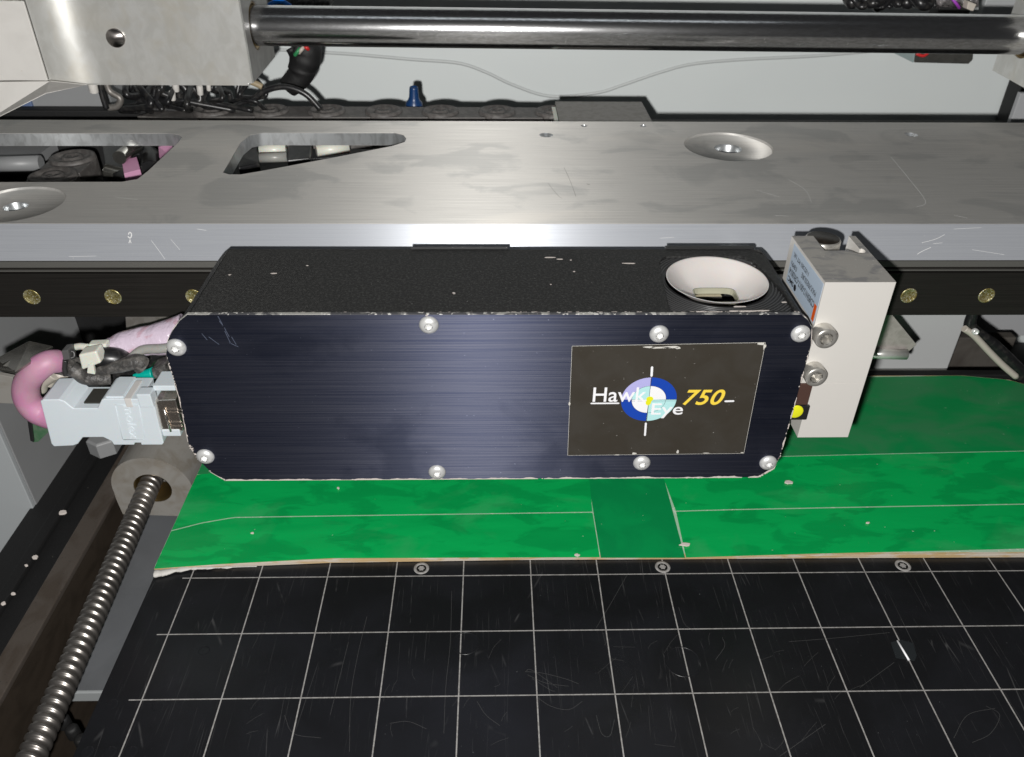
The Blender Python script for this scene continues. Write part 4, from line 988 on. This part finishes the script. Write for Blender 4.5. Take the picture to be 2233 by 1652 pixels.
mb = MB(); mb.tube([q3(640, 560, 30), q3(800, 590, 28), q3(850, 560, 28)], 4.0, 14); single('grey_sleeve', mb, m_dustcable, 'short grey sleeve under the black cable tie', 'sleeve')
mb = MB(); mb.tube([q3(1460, 680, 30), q3(1560, 668, 30), q3(1680, 650, 30)], 2.2, 12, rfun=lambda t: .6 + 1.9 * t); single('teal_wire', mb, m_teal, 'teal wire end showing above the pale connector', 'wire')
mb = MB(); v = [q3(1650, 610, 27), q3(1800, 560, 27), q3(1850, 700, 27), q3(1680, 720, 27)]; mb.add(v + [p + Vector((0, 8, 0)) for p in v], [(0, 1, 2, 3), (7, 6, 5, 4)] + [(i, i + 4, (i + 1) % 4 + 4, (i + 1) % 4) for i in range(4)])
single('wire_plug', mb, m_dustcable, 'crumpled dark grey wire plug at the end of the teal wire', 'plug', .8)
mb = MB(); mb.tube([q3(1960, 400, 44), q3(1700, 470, 42), q3(1560, 620, 42), q3(1330, 690, 42), q3(1100, 700, 42)], 2.4, 12); single('black_cable', mb, m_blackcable, 'black cable curving behind the teal wire into the camera box', 'cable')
# grey-brown mounting plate behind the harness
mb = MB(); v = [q3(1370, 20, 66), q3(2000, 20, 66), q3(2000, 640, 66), q3(1450, 680, 66), q3(1400, 500, 66)]
n = 5; mb.add(v + [p + Vector((0, 3, 0)) for p in v], [list(range(n)), list(range(2 * n - 1, n - 1, -1))] + [(i, i + n, (i + 1) % n + n, (i + 1) % n) for i in range(n)])
single('mounting_plate', mb, m_darksheet, 'grey brown sheet metal plate behind the pink taped harness', 'bracket', .3)
mb = MB(); mb.tube([q3(540, 760, 36), q3(560, 700, 36), q3(640, 670, 36), q3(700, 720, 36)], 3.0, 12); mb.tube([q3(430, 830, 34), q3(470, 740, 34), q3(600, 650, 34)], 3.0, 12)
single('brown_sleeve', mb, m_beige, 'brownish cable sleeve inside the bend of the pink cable', 'sleeve')
# brackets and black gap behind: dark cross beam between far left panel and box
bk = single('rear_bracket', MB().prism([(U(560, 0 + 700, y=150).x, 0), (U(560, 700, y=150).x, 1)], 'y', 0, 1) if 0 else MB().box(-150, 60, 205, 215, -60, 70), m_blackfloor, 'black cross member in the dark gap left of the camera box', 'beam', 1)
mb = MB(); a = U(250, 1000, z=-20)
for px, py, r in ((228, 968, 9),):
    p = U(px, py, z=-30); mb.lathe([(r, -4), (r, 5), (r * .85, 6), (.01, 6.2)], p, (0, 0, 1), 6, False)
single('hexagon_bolt', mb, m_wall2, 'dusty hexagon bolt below the pale connector', 'bolt', .4)

# ================================================================ TOP: shaft, bearing blocks, cover plate
YS_ = 230.0
RA, RB = U(600, 57, y=YS_), U(2180, 76, y=YS_)
dr = (RB - RA).normalized()
mb = MB(); P0 = RA - dr * 60; P1 = RB + dr * 60
mb.tube([P0.lerp(P1, i / 12) for i in range(13)], 10.3, 64, False)
single('guide_shaft', mb, m_rod, 'polished steel guide shaft crossing the top of the photograph', 'shaft')
YP = 206.0
pe = U(550, 182.5, y=YP); Zp0 = pe.z; XE = pe.x
bbk = thing('bearing_block', 'grey bearing block holding the left end of the guide shaft', 'bearing block', (XE - 10, YS_, Zp0))
sd = XE + .2
def sx_(px, py): p = U(px, py, x=sd); return (p.y, p.z)
pl = [sx_(556, 178), sx_(600, 124), sx_(600, 60)]
ytop = pl[1][0]
rcn = (P0 + dr * ((sd - P0.x) / dr.x))
side = [(YP + .5, Zp0 + .3), (pl[0][0] , pl[0][1]), (pl[1][0], pl[1][1]), (pl[1][0], rcn.z + 30), (YP + .5, rcn.z + 30)]
mb = plate_with_holes([side, [(rcn.y + 12.6 * math.cos(-2 * PI * k / 40), rcn.z + 12.6 * math.sin(-2 * PI * k / 40)) for k in range(40)]], lambda p, t: (t, p[0], p[1]), sd, sd - 30)
part('block_body', mb, m_blockgrey, bbk)
mb = MB(); mb.lathe([(12.5, .3), (11.2, 0), (10.9, 10)], (sd - .5, rcn.y, rcn.z), (-1, 0, 0), 40); part('bore_ring', mb, m_brassring, bbk)
# silver cover: flat face, rounded bend, then going back to the left
cv = thing('cover_plate', 'silver sheet metal cover with one screw in the top left of the photograph', 'cover', (XE - 60, YP, Zp0))
xb = U(236, 182, y=YP).x
prof = [(XE, YP)]; prof.append((xb, YP)); r = 28
for k in range(1, 13):
    a = math.radians(60 * k / 12); prof.append((xb - r * math.sin(a), YP - r * (1 - math.cos(a)) * 1.0))
xe, ye = prof[-1]; prof.append((xe - 32, ye - 5))
mb = MB(); zt5_ = Zp0 + 75
mb_v = [(x, y, Zp0) for x, y in prof] + [(x, y, zt5_) for x, y in prof]; n = len(prof)
back_ = [(x + .5, y + 1.6, Zp0) for x, y in prof] + [(x + .5, y + 1.6, zt5_) for x, y in prof]
mb.add(mb_v, [(i, i + 1, i + 1 + n, i + n) for i in range(n - 1)], True); mb.add(back_, [(i, i + n, i + 1 + n, i + 1) for i in range(n - 1)], True)
mb.add([*[(x, y, Zp0) for x, y in prof], *[(x + .5, y + 1.6, Zp0) for x, y in prof]], [(i, i + n, i + n + 1, i + 1) for i in range(n - 1)])
mb.add([(XE, YP, Zp0), (XE + .5, YP + 1.6, Zp0), (XE + .5, YP + 1.6, zt5_), (XE, YP, zt5_)], [(0, 1, 2, 3)])
part('sheet', mb, m_sheet, cv, recalc=False)
p = U(253, 83, y=YP); mb = MB(); mb.lathe([(4.7, 0), (4.7, 1.3), (4.3, 1.7), (.01, 2.0)], p, (0, -1, 0), 36); part('screw', mb, mat('turned_steel', (.30, .28, .27), .3, 1.0, .8), cv)
mb = MB(); mb.box(U(190, 182, y=YP).x, XE - 2, YP + .1, YP + 26, Zp0 - 1.2, Zp0 - .02) ; part('bottom_flange', mb, m_sheet, cv, .2)
# pale overlapping cover at the far left
YL = 178.0
a = U(106, 175, y=YL); b = U(-40, 177, y=YL); t_ = U(75, 2, y=YL)
cv2 = thing('pale_cover', 'pale painted cover overlapping the silver cover at the top left corner', 'cover', (a.x - 20, YL, a.z))
mb = MB(); mb.box(b.x - 60, a.x, YL - 1.2, YL, a.z, t_.z); part('cover_sheet', mb, m_plate2, cv2, .25)
v = [U(-40, 190, y=YL + 14), U(205, 182, y=YL + 14), U(105, 205, y=YL + 10), U(-60, 268, y=YL + 2)]
mb = MB(); v = [U(-60, 180, y=YL + .5), U(108, 178, y=YL + .5), U(190, 186, y=YL + 18), U(100, 205, y=YL + 12), U(-60, 285, y=YL - 2)]
n = 5; mb.add(v + [p + Vector((0, 1.6, 0)) for p in v], [list(range(n)), list(range(2 * n - 1, n - 1, -1))] + [(i, i + n, (i + 1) % n + n, (i + 1) % n) for i in range(n)]); part('gusset', mb, m_plate2, cv2, .25)
# right bearing block
XRr = U(2212, 150, y=YS_).x
rb2 = thing('bearing_block', 'cast bearing block at the right frame edge under the shaft end', 'bearing block', (XRr + 10, YS_, 150))
def sr(px, py): p = U(px, py, x=XRr); return (p.y, p.z)
rc2 = P0 + dr * ((XRr - P0.x) / dr.x)
A1 = sr(2175, 122); A2 = sr(2164, 154); A3 = sr(2233, 192)
side = [(205, A3[1] - 3), A3 if A3[0] < A2[0] else (A2[0] - 25, A3[1]), (A2[0], A2[1]), (A2[0], rc2.z + 30), (205, rc2.z + 30)]
mb = plate_with_holes([side, [(rc2.y + 12.4 * math.cos(-2 * PI * k / 40), rc2.z + 12.4 * math.sin(-2 * PI * k / 40)) for k in range(40)]], lambda p, t: (t, p[0], p[1]), XRr, XRr + 30); part('block_body', mb, m_sheet, rb2)
mb = MB(); mb.lathe([(12.3, .2), (11, 0), (10.8, 10)], (XRr + .4, rc2.y, rc2.z), (1, 0, 0), 40); part('bore_ring', mb, m_brassring, rb2)

# cable chain lying on its side behind the beam
ZC = 126.0
def chain(c0, c1, n, label, z, r, flip=1, y2=None):
    t = thing('cable_chain', label, 'cable chain', ((c0[0] + c1[0]) / 2, (c0[1] + c1[1]) / 2, z - 22))
    base = None
    for k in range(n):
        x = c0[0] + (c1[0] - c0[0]) * k / (n - 1); y = c0[1] + (c1[1] - c0[1]) * k / (n - 1); p = Vector((x, y, z - (n - k) * .03))
        if base is None:
            pitch = math.hypot(c1[0] - c0[0], c1[1] - c0[1]) / (n - 1)
            mb = MB(); a = math.atan2(c1[1] - c0[1], c1[0] - c0[0])
            hp = []
            for q in range(13): tt = math.radians(90 + 180 * q / 12); hp.append((r * math.cos(tt), r * math.sin(tt)))
            hp += [(pitch * .80, -r * .92), (pitch * .86, -r * .6), (pitch * .86, r * .6), (pitch * .80, r * .92)]
            hp = [(p.x + u * math.cos(a) - v * math.sin(a), p.y + u * math.sin(a) + v * math.cos(a)) for u, v in hp]
            mb.prism(hp, 'z', z - 22, z - 1.6); base = part('link', mb, m_chain, t, .4, None, p)
            q = MB(); q.lathe([(r * .98, -1.6), (r * .96, .0), (r * .82, .5), (r * .70, -1.2), (r * .46, -1.3), (r * .42, .3), (r * .28, .4), (r * .22, -1.2), (.01, -.7)], p, (0, 0, 1), 36); part('hinge', q, m_chain, base, 0, None, p)
            q = MB(); q.lathe([(r * .12, -.6), (r * .10, -.2), (.01, -.1)], (p.x - r * .14, p.y, p.z), (0, 0, 1), 10); q.lathe([(r * .12, -.6), (r * .10, -.2), (.01, -.1)], (p.x + r * .16, p.y, p.z), (0, 0, 1), 10); part('pin', q, m_dustcable, base, 0, None, p)
        else: copyto(base, p, t)
    return t
ca_ = U(463, 237, z=ZC); cb2_ = U(1207, 241, z=ZC)
chain((ca_.x, ca_.y), (cb2_.x, cb2_.y), 7, 'dusty black cable chain lying behind the left half of the beam', ZC, 12.0)
mb = MB(); pts = [U(300, 252, z=ZC - 4), U(380, 240, z=ZC - 2), U(450, 235, z=ZC)]
v = [U(298, 253, z=ZC - 3), U(430, 262, z=ZC - 3), U(450, 222, z=ZC - 1), U(400, 228, z=ZC - 2), U(340, 242, z=ZC - 3)]
n = 5; mb.add(v + [p + Vector((0, 0, -18)) for p in v], [list(range(n)), list(range(2 * n - 1, n - 1, -1))] + [(i, i + n, (i + 1) % n + n, (i + 1) % n) for i in range(n)])
single('chain_end', mb, m_chain, 'tapered black end piece at the left end of the cable chain', 'chain end', .8)
# chain seen through the left cutout
c0 = U(157, 341, z=113); c1 = U(-20, 385, z=113)
chain((c0.x, c0.y), (c0.x + 2, c0.y - 30), 2, 'dusty cable chain links seen through the left cutout of the beam', 113, 13)
mb = MB(); v = [U(222, 318, z=116), U(300, 318, z=116), U(275, 392, z=112), U(232, 372, z=112)]; mb.add(v + [p + Vector((0, 0, -14)) for p in v], [(0, 1, 2, 3), (7, 6, 5, 4)] + [(i, i + 4, (i + 1) % 4 + 4, (i + 1) % 4) for i in range(4)])
single('black_clamp', mb, m_blackcable, 'black clamp in the middle of the left beam cutout', 'clamp', .8)
mb = MB(); v = [U(265, 350, z=121), U(298, 342, z=121), U(306, 370, z=119), U(270, 379, z=119)]; mb.add(v + [p + Vector((0, 0, -5)) for p in v], [(0, 1, 2, 3), (7, 6, 5, 4)] + [(i, i + 4, (i + 1) % 4 + 4, (i + 1) % 4) for i in range(4)])
single('pink_tag', mb, m_pinkplain, 'larger pink tag inside the left beam cutout', 'tag', .4)
mb = MB(); v = [U(345, 320, z=121), U(375, 314, z=121), U(360, 330, z=119), U(347, 340, z=119)]; mb.add(v + [p + Vector((0, 0, -5)) for p in v], [(0, 1, 2, 3), (7, 6, 5, 4)] + [(i, i + 4, (i + 1) % 4 + 4, (i + 1) % 4) for i in range(4)])
single('pink_tag', mb, m_pinkplain, 'smaller pink tag at the right tip of the left beam cutout', 'tag', .3)
mb = MB(); mb.tube([U(260, 345, z=124), U(278, 330, z=124), U(300, 318, z=122)], 3.6, 14); mb.tube([U(230, 372, z=112), U(262, 380, z=110), U(300, 385, z=108)], 4, 12)
single('shiny_sleeve', mb, m_shinymetal, 'shiny grey sleeve above the larger pink tag', 'sleeve')
mb = MB(); mb.tube([U(300, 330, z=116), U(330, 345, z=114), U(330, 375, z=112)], 6, 14); single('black_hose', mb, m_blackcable, 'black hose between the two pink tags', 'hose')
mb = MB(); mb.tube([U(-60, 360, z=105), U(90, 356, z=105)], 4.5, 14, False); mb.box(U(-60, 330, z=100).x, U(95, 330, z=100).x, U(0, 345, z=100).y, U(0, 310, z=100).y, 94, 100)
single('grey_conduit', mb, m_wall2, 'pale grey conduit inside the left beam cutout at the frame edge', 'conduit')
# inside the right cutout
mb = MB(); mb.tube([U(566, 328, z=113), U(624, 326, z=113)], 3.4, 16, False); single('white_pipe', mb, m_ziptie, 'short white pipe inside the triangular beam cutout', 'pipe')
mb = MB(); mb.tube([U(690, 330, z=113), U(760, 322, z=113)], 3.4, 16, False); single('white_pipe', mb, m_ziptie, 'second white pipe showing at the right of the triangular cutout', 'pipe')
mb = MB(); mb.tube([U(566, 345, z=114), U(626, 343, z=114)], 2.8, 16, False); single('grey_pipe', mb, m_greytube, 'grey pipe just below the white pipe in the triangular cutout', 'pipe')
mb = MB(); v = [U(628, 318, z=117), U(680, 316, z=117), U(676, 345, z=115), U(626, 350, z=115)]; mb.add(v + [p + Vector((0, 0, -10)) for p in v], [(0, 1, 2, 3), (7, 6, 5, 4)] + [(i, i + 4, (i + 1) % 4 + 4, (i + 1) % 4) for i in range(4)])
v = [U(520, 340, z=115), U(560, 318, z=115), U(566, 356, z=112), U(520, 366, z=112)]; mb.add(v + [p + Vector((0, 0, -10)) for p in v], [(0, 1, 2, 3), (7, 6, 5, 4)] + [(i, i + 4, (i + 1) % 4 + 4, (i + 1) % 4) for i in range(4)])
single('pipe_clamp', mb, m_blackcable, 'pair of black pipe clamps inside the triangular cutout', 'clamp', .8)

# grey sheet block behind the beam's middle
ZK = 128
a, b = U(1220, 264, z=ZK), U(1422, 264, z=ZK); c = U(1211, 221.5, z=ZK)
mb = MB(); mb.box(a.x, b.x, a.y - 4, c.y, ZK - 18, ZK); single('sheet_bracket', mb, m_darksheet, 'plain grey sheet metal bracket behind the middle of the beam', 'bracket', .4)
mb = MB(); mb.box(a.x - 2.6, a.x - .1, a.y - 3, c.y - 7, ZK - 16, ZK - 1.5); single('white_edge_strip', mb, m_ziptie, 'white strip on the left side of the grey sheet bracket', 'strip', .2)
# blue fitting
p = U(903, 227, y=300)
mb = MB(); mb.lathe([(5.4, -14), (5.6, -1), (5.4, .8), (4.0, 2.6), (3.3, 4.5), (2.9, 10.2), (2.7, 11.2), (2.4, 11.4), (2.2, 10.6), (.01, 10.4)], p, (.05, -.1, 1), 20)
single('blue_fitting', mb, m_bluef, 'small dark blue push fitting behind the cable chain', 'fitting')
# black bundle hanging from the shaft
YH = 300
mb = MB(); rr = random.Random(8)
mb.tube([U(650, 96, y=YH), U(668, 112, y=YH), U(660, 145, y=YH), U(654, 165, y=YH), U(628, 192, y=YH)], 9, 24, rfun=lambda t: 10.0 * (1 - .35 * t * t) + 1.0 * mn.noise(Vector((t * 9, 0, 0))))
mb.tube([U(633, 106, y=YH), U(640, 120, y=YH), U(650, 150, y=YH)], 3.0, 10)
bun = thing('cable_bundle', 'thick fuzzy black cable bundle hanging below the left end of the shaft', 'cable bundle', U(640, 195, y=YH))
part('sleeve', mb, m_blackfloor, bun)
for c0_, c1_, mt, nm in (((643, 121), (655, 106), m_greenw, 'green_wire'), ((652, 116), (662, 103), m_beige, 'beige_wire'), ((665, 101), (672, 108), m_red, 'red_wire')):
    mb = MB(); mb.tube([U(*c0_, y=YH - 10), U((c0_[0] + c1_[0]) / 2, (c0_[1] + c1_[1]) / 2, y=YH - 11.5), U(*c1_, y=YH - 10)], 1.2, 8); part(nm, mb, mt, bun)
mb = MB(); mb.tube([U(545, 225, y=270), U(575, 200, y=270), U(620, 190, y=270), U(665, 205, y=270), U(700, 240, y=270)], 1.9, 12)
single('black_hose', mb, m_blackcable, 'thin black hose arching behind the cable chain under the cable bundle', 'hose')
mb = MB(); mb.tube([U(545, 178, y=255), U(560, 184, y=255), U(572, 190, y=255)], 1.9, 8); single('tan_wire', mb, mat('tan_wire', (.30, .24, .15), .5), 'short tan wire at the lower right corner of the silver cover', 'wire')
# tangle of black cables under the cover
rr = random.Random(14); mb = MB()
for k in range(26):
    x = rr.uniform(265, 560); y0_ = rr.uniform(188, 236); yy = rr.uniform(262, 310)
    pts = [U(x, y0_ - 40, y=yy), U(x + rr.uniform(-30, 30), y0_, y=yy - rr.uniform(0, 18)), U(x + rr.uniform(-60, 60), y0_ + rr.uniform(0, 20), y=yy + rr.uniform(-8, 8)), U(x + rr.uniform(-90, 90), 242, y=yy)]
    mb.tube(pts, rr.uniform(1.2, 2.6), 10)
tg = single('cable_tangle', mb, m_blackcable, 'tangle of black cables between the silver cover and the cable chain', 'cables', kind='stuff')
mb = MB(); mb.tube([U(232, 180, y=250), U(240, 200, y=250), U(262, 215, y=250), U(256, 232, y=250), U(236, 236, y=250)], 1.9, 10); single('grey_wire_loop', mb, m_darksheet, 'grey wire loop hanging left of the cable tangle', 'wire')
mb = MB(); mb.tube([U(217, 180, y=240), U(222, 205, y=240), U(232, 238, y=240)], 1.6, 10); single('black_wire', mb, m_blackcable, 'straight black wire left of the grey wire loop', 'wire')
for px, py, s_, lab in ((383, 176 + 12, 3.2, 'pale crimp in the cable tangle, second from the right'), (436, 196, 3.0, 'pale crimp in the cable tangle near the cover corner'), (455, 190, 2.2, 'yellowish crimp in the cable tangle'), (376, 208, 3.0, 'lowest pale crimp in the cable tangle'), (202, 186, 4, 'round pale bolt head under the silver cover')):
    p = U(px, py, y=262 if px > 300 else 215); mb = MB(); mb.lathe([(s_ * .6, -s_), (s_ * .62, s_ * .8), (s_ * .4, s_), (.01, s_)], p, (.2, -.3, 1), 10); single('crimp' if px > 300 else 'bolt', mb, m_paste, lab, 'crimp' if px > 300 else 'bolt')
mb = MB(); q = U(60, 237, y=292); q2_ = U(420, 237, y=292); mb.box(q.x - 90, q2_.x, 288, 298, 60, q.z); single('black_bar', mb, m_blackfloor, 'black bar just behind the left part of the beam', 'bar', 1)  # plain black block giving the black band under the dark grey box
# dark grey box under the cover
a = U(62, 236, y=300); b = U(245, 236, y=300); t_ = U(100, 150, y=300)
mb = MB(); mb.box(a.x, b.x, 300, 360, a.z, t_.z); single('dark_grey_box', mb, m_wall2, 'dark grey box behind the silver cover on the left', 'box', 1.5)
mb = MB(); p = U(40, 235, y=298); q = U(62, 205, y=298); mb.box(p.x, q.x - .2, 298, 310, p.z, q.z + 20); single('blue_label', mb, mat('dull_blue', (.10, .14, .25), .5), 'dull blue patch beside the dark grey box', 'patch', .5)

# things above the shaft
YU = 330
mb = MB(); mb.tube([U(582, 16, y=YU), U(597, 6, y=YU), U(615, 4, y=YU), U(634, 14, y=YU)], 1.5, 12); single('blue_cable', mb, m_bluecable, 'bright blue cable arching above the left end of the shaft', 'cable')
mb = MB(); 
for k in range(9):
    x = 590 + 14 * k; mb.tube([U(x, -30, y=YU + 20), U(x + 4, 0, y=YU + 16), U(x + 9, 16 - (k % 3) * 3, y=YU + 12), U(x + 22, -6, y=YU + 20)], 2.7, 10)
single('black_coil', mb, m_blackcable, 'black cable coils above the left end of the shaft', 'cables', kind='stuff')
mb = MB(); mb.box(U(596, -30, y=YU + 6).x, U(616, 0, y=YU + 6).x, YU + 6, YU + 9, U(600, -1, y=YU + 6).z, U(600, -20, y=YU + 6).z); single('white_plug', mb, m_white_print, 'small white plug above the bright blue cable', 'plug', .4)
rr = random.Random(4); mb = MB()
for k in range(15):
    x = 1862 + 12 * k + rr.uniform(-14, 14); a_ = rr.uniform(8, 34); yy = YU - rr.uniform(0, 16)
    mb.tube([U(x - a_, -30, y=yy), U(x - a_ * .4, rr.uniform(-8, 6), y=yy - 4), U(x + 4, rr.uniform(6, 18), y=yy - 8), U(x + a_ * .6, rr.uniform(-6, 10), y=yy - 4), U(x + a_, -25, y=yy)], rr.uniform(1.2, 4.2), 10)
single('black_coil', mb, m_blackcable, 'black cable coils above the right part of the shaft', 'cables', kind='stuff')
mb = MB(); gx, gy = 30, 10; v = []
for j in range(gy):
    for i in range(gx):
        p = U(2042 + 92 * i / (gx - 1), -24 + 46 * j / (gy - 1), y=YU - 14 - 14 * math.sin(PI * j / (gy - 1)) + 6 * mn.noise(Vector((i * .35, j * .5, 2)))); v.append(p)
mb.add(v, [(j * gx + i, j * gx + i + 1, (j + 1) * gx + i + 1, (j + 1) * gx + i) for j in range(gy - 1) for i in range(gx - 1)], True)
single('plastic_film', mb, m_film, 'shiny wrinkled plastic film bag of wires in the top right corner', 'film')
mb = MB(); mb.tube([U(2070, -10, y=YU - 34), U(2085, 8, y=YU - 36), U(2092, 18, y=YU - 33)], .9, 8); single('purple_wire', mb, m_purple, 'purple wire in front of the shiny plastic film', 'wire')
mb = MB(); v = [U(2112, 3, y=YU - 40), U(2130, 10, y=YU - 40), U(2122, 26, y=YU - 40), U(2108, 20, y=YU - 40)]; mb.add(v + [p + Vector((0, 6, 0)) for p in v], [(0, 1, 2, 3), (7, 6, 5, 4)] + [(i, i + 4, (i + 1) % 4 + 4, (i + 1) % 4) for i in range(4)])
single('white_plug', mb, m_beige, 'off white wire plug right of the plastic film', 'plug', .5)
mb = MB(); mb.box(U(2046, 24, y=YU - 20).x, U(2116, 24, y=YU - 20).x, YU - 20, YU - 8, U(2080, 40, y=YU - 20).z, U(2080, 17, y=YU - 20).z); single('black_tray', mb, m_blackfloor, 'black tray below the plastic film behind the shaft', 'tray', .6)
a = U(2132, 60, y=YW - 12); mb = MB(); mb.box(a.x, a.x + 120, YW - 12, YW - .2, a.z, a.z + 120); single('grey_door_panel', mb, mat('mid_grey_panel', (.36, .37, .375), .5), 'mid grey panel on the wall at the top right corner', 'panel', 1)
# sheet metal pocket on the back panel
YK = YW - 30
mb = MB(); pk = thing('sheet_pocket', 'angled sheet metal pocket with a red wire under the right part of the shaft', 'pocket', U(2000, 140, y=YK))
v = [U(1942, 90, y=YW - 1), U(2000, 90, y=YK), U(1992, 137, y=YK), U(1942, 112, y=YW - 1)]; mb.add(v + [p + Vector((-.6, .9, 0)) for p in v], [(0, 1, 2, 3), (7, 6, 5, 4)] + [(i, i + 4, (i + 1) % 4 + 4, (i + 1) % 4) for i in range(4)]); part('side_wing', mb, mat('blue_grey_paint', (.26, .32, .32), .5), pk)
v = [U(2002, 90, y=YK), U(2124, 90, y=YK), U(2120, 132, y=YK), U(2112, 140, y=YK), U(1994, 137, y=YK)]; n = 5; mb = MB(); mb.add(v + [p + Vector((0, 1.5, 0)) for p in v], [list(range(n)), list(range(2 * n - 1, n - 1, -1))] + [(i, i + n, (i + 1) % n + n, (i + 1) % n) for i in range(n)]); part('front_sheet', mb, m_shinymetal, pk, .2)
mb = MB(); mb.tube([U(1998, 118, y=YK - 3), U(2015, 122, y=YK - 4), U(2030, 108, y=YK - 3), U(2034, 95, y=YK - 3)], 1.2, 8); part('red_wire', mb, m_red, pk)
mb = MB(); mb.tube([U(2010, 108, y=YK - 4), U(2026, 107, y=YK - 4)], 1.4, 8, False); mb.tube([U(2070, 104, y=YK - 4), U(2076, 116, y=YK - 4)], 1.2, 8, False); part('white_tip', mb, m_white_print, pk)
# dark post at the far right edge behind the beam
a = U(2226, 200, y=425); mb = MB(); mb.box(a.x, a.x + 60, 425, 446, 20, a.z + 12); single('dark_post', mb, m_blackfloor, 'dark post at the right frame edge behind the beam', 'post', 1)

# ================================================================ UNDER THE BEAM ON THE RIGHT
def e3(cx_, cy_, y): return U(1779.8 + cx_ * .203, 639.6 + cy_ * .203, y=y)
YV = 195
mb = MB(); a = e3(1620, 240, YV); b = e3(1400, 850, YV); mb.box(220, (a.x + b.x) / 2, YV, YV + 3, b.z - 1, a.z + 25)
single('white_panel', mb, mat('foot_panel_paint', (.42, .43, .43), .45), 'white panel under the rail right of the pneumatic cylinder', 'panel', .5).name = 'foot_panel'
mb = MB(); mb.box(220, (a.x + b.x) / 2 - 1, YV - 2, YV - .1, b.z - 1, b.z + 3); single('oily_ledge', mb, m_paste, 'stained pale ledge along the foot of the white panel', 'ledge', .4)
# angled grey bracket in front of it
YV2 = 110
v = [e3(560, 200, YV2), e3(790, 200, YV2), e3(1080, 555, YV2), e3(980, 640, YV2), e3(560, 625, YV2)]
mb = MB(); n = 5; mb.add(v + [p + Vector((0, 1.6, 0)) for p in v], [list(range(n)), list(range(2 * n - 1, n - 1, -1))] + [(i, i + n, (i + 1) % n + n, (i + 1) % n) for i in range(n)])
ab = thing('sheet_bracket', 'pointed grey sheet bracket under the rail right of the cylinder', 'bracket', v[3]); part('plate', mb, mat('lighter_sheet', (.36, .33, .31), .5, .2, blotch=((.25, .25, .25), (.27, .25, .23), .45, .6, .7)), ab, .2)
mb = MB(); mb.tube([e3(540, 648, YV2 - 1), e3(968, 658, YV2 - 1)], 2.9, 16, False); part('folded_edge', mb, m_sheet, ab)
mb = MB(); mb.tube([e3(1700, 180, 150), e3(1650, 330, 150), e3(1690, 400, 150), e3(1900, 560, 150), e3(2100, 760, 150), e3(2240, 920, 150), e3(2400, 1200, 150)], 3.6, 16, rfun=lambda t: 3.0 + 1.6 * t)
single('black_hose', mb, m_blackcable, 'thick black hose curving down to the right corner of the green board', 'hose')
mb = MB(); mb.tube([e3(1590, 380, 140), e3(1700, 460, 140), e3(1850, 620, 140), e3(2000, 770, 140), e3(2150, 900, 140)], 1.9, 14); single('beige_hose', mb, m_beige, 'thin beige hose beside the thick black hose', 'hose')
mb = MB(); p = e3(1700, 405, 138); mb.lathe([(1.8, 0), (1.8, 2), (1.0, 2.2), (1.0, 0)], p, (0, -1, 0), 18); single('metal_ring', mb, m_steel, 'small metal ring where the beige hose begins', 'ring')
mb = MB(); mb.box(e3(1450, 500, 230).x, e3(2150, 500, 230).x, 230, 238, -60, e3(1500, 480, 230).z)
single('brown_plate', mb, mat('dark_brown_steel', (.075, .068, .06), .5, blotch=((.03, .03, .03), (.04, .034, .03), .45, .6, .8)), 'dark brown plate behind the hoses on the right', 'plate', 1)
mb = MB(); mb.box(-22, 640, 154.5, 160, -60, 1.5)
single('belt_cover', mb, m_blackfloor, 'black strip along the far edge of the green board', 'strip', 1)
mb = MB(); a = e3(1750, 240, 300); mb.box(a.x - 30, 640, 300, 304, -60, 130); single('grey_rear_panel', mb, mat('blue_grey_panel', (.33, .335, .345), .5), 'blue grey panel seen under the rail at the right frame edge', 'panel', .5)

# ================================================================ groups of alike things
GR = {'cable_tie': 'cable ties among the left cables', 'bearing_block': 'bearing blocks of the guide shaft', 'pink_tag': 'pink tags inside the left beam cutout',
      'white_pipe': 'white pipes inside the triangular cutout', 'crimp': 'pale crimps in the cable tangle', 'cable_chain': 'cable chains around the beam', 'black_hose': 'black hoses'}
for o in scene.objects:
    if o.parent or 'label' not in o: continue
    k = o.name.split('.')[0]
    if k in GR: o['group'] = GR[k]
    if k == 'crumb': o['group'] = 'pale crumbs on the black cover' if 'cover' in o['label'] or 'frame edge' in o['label'] else 'pale crumbs on the board and table'
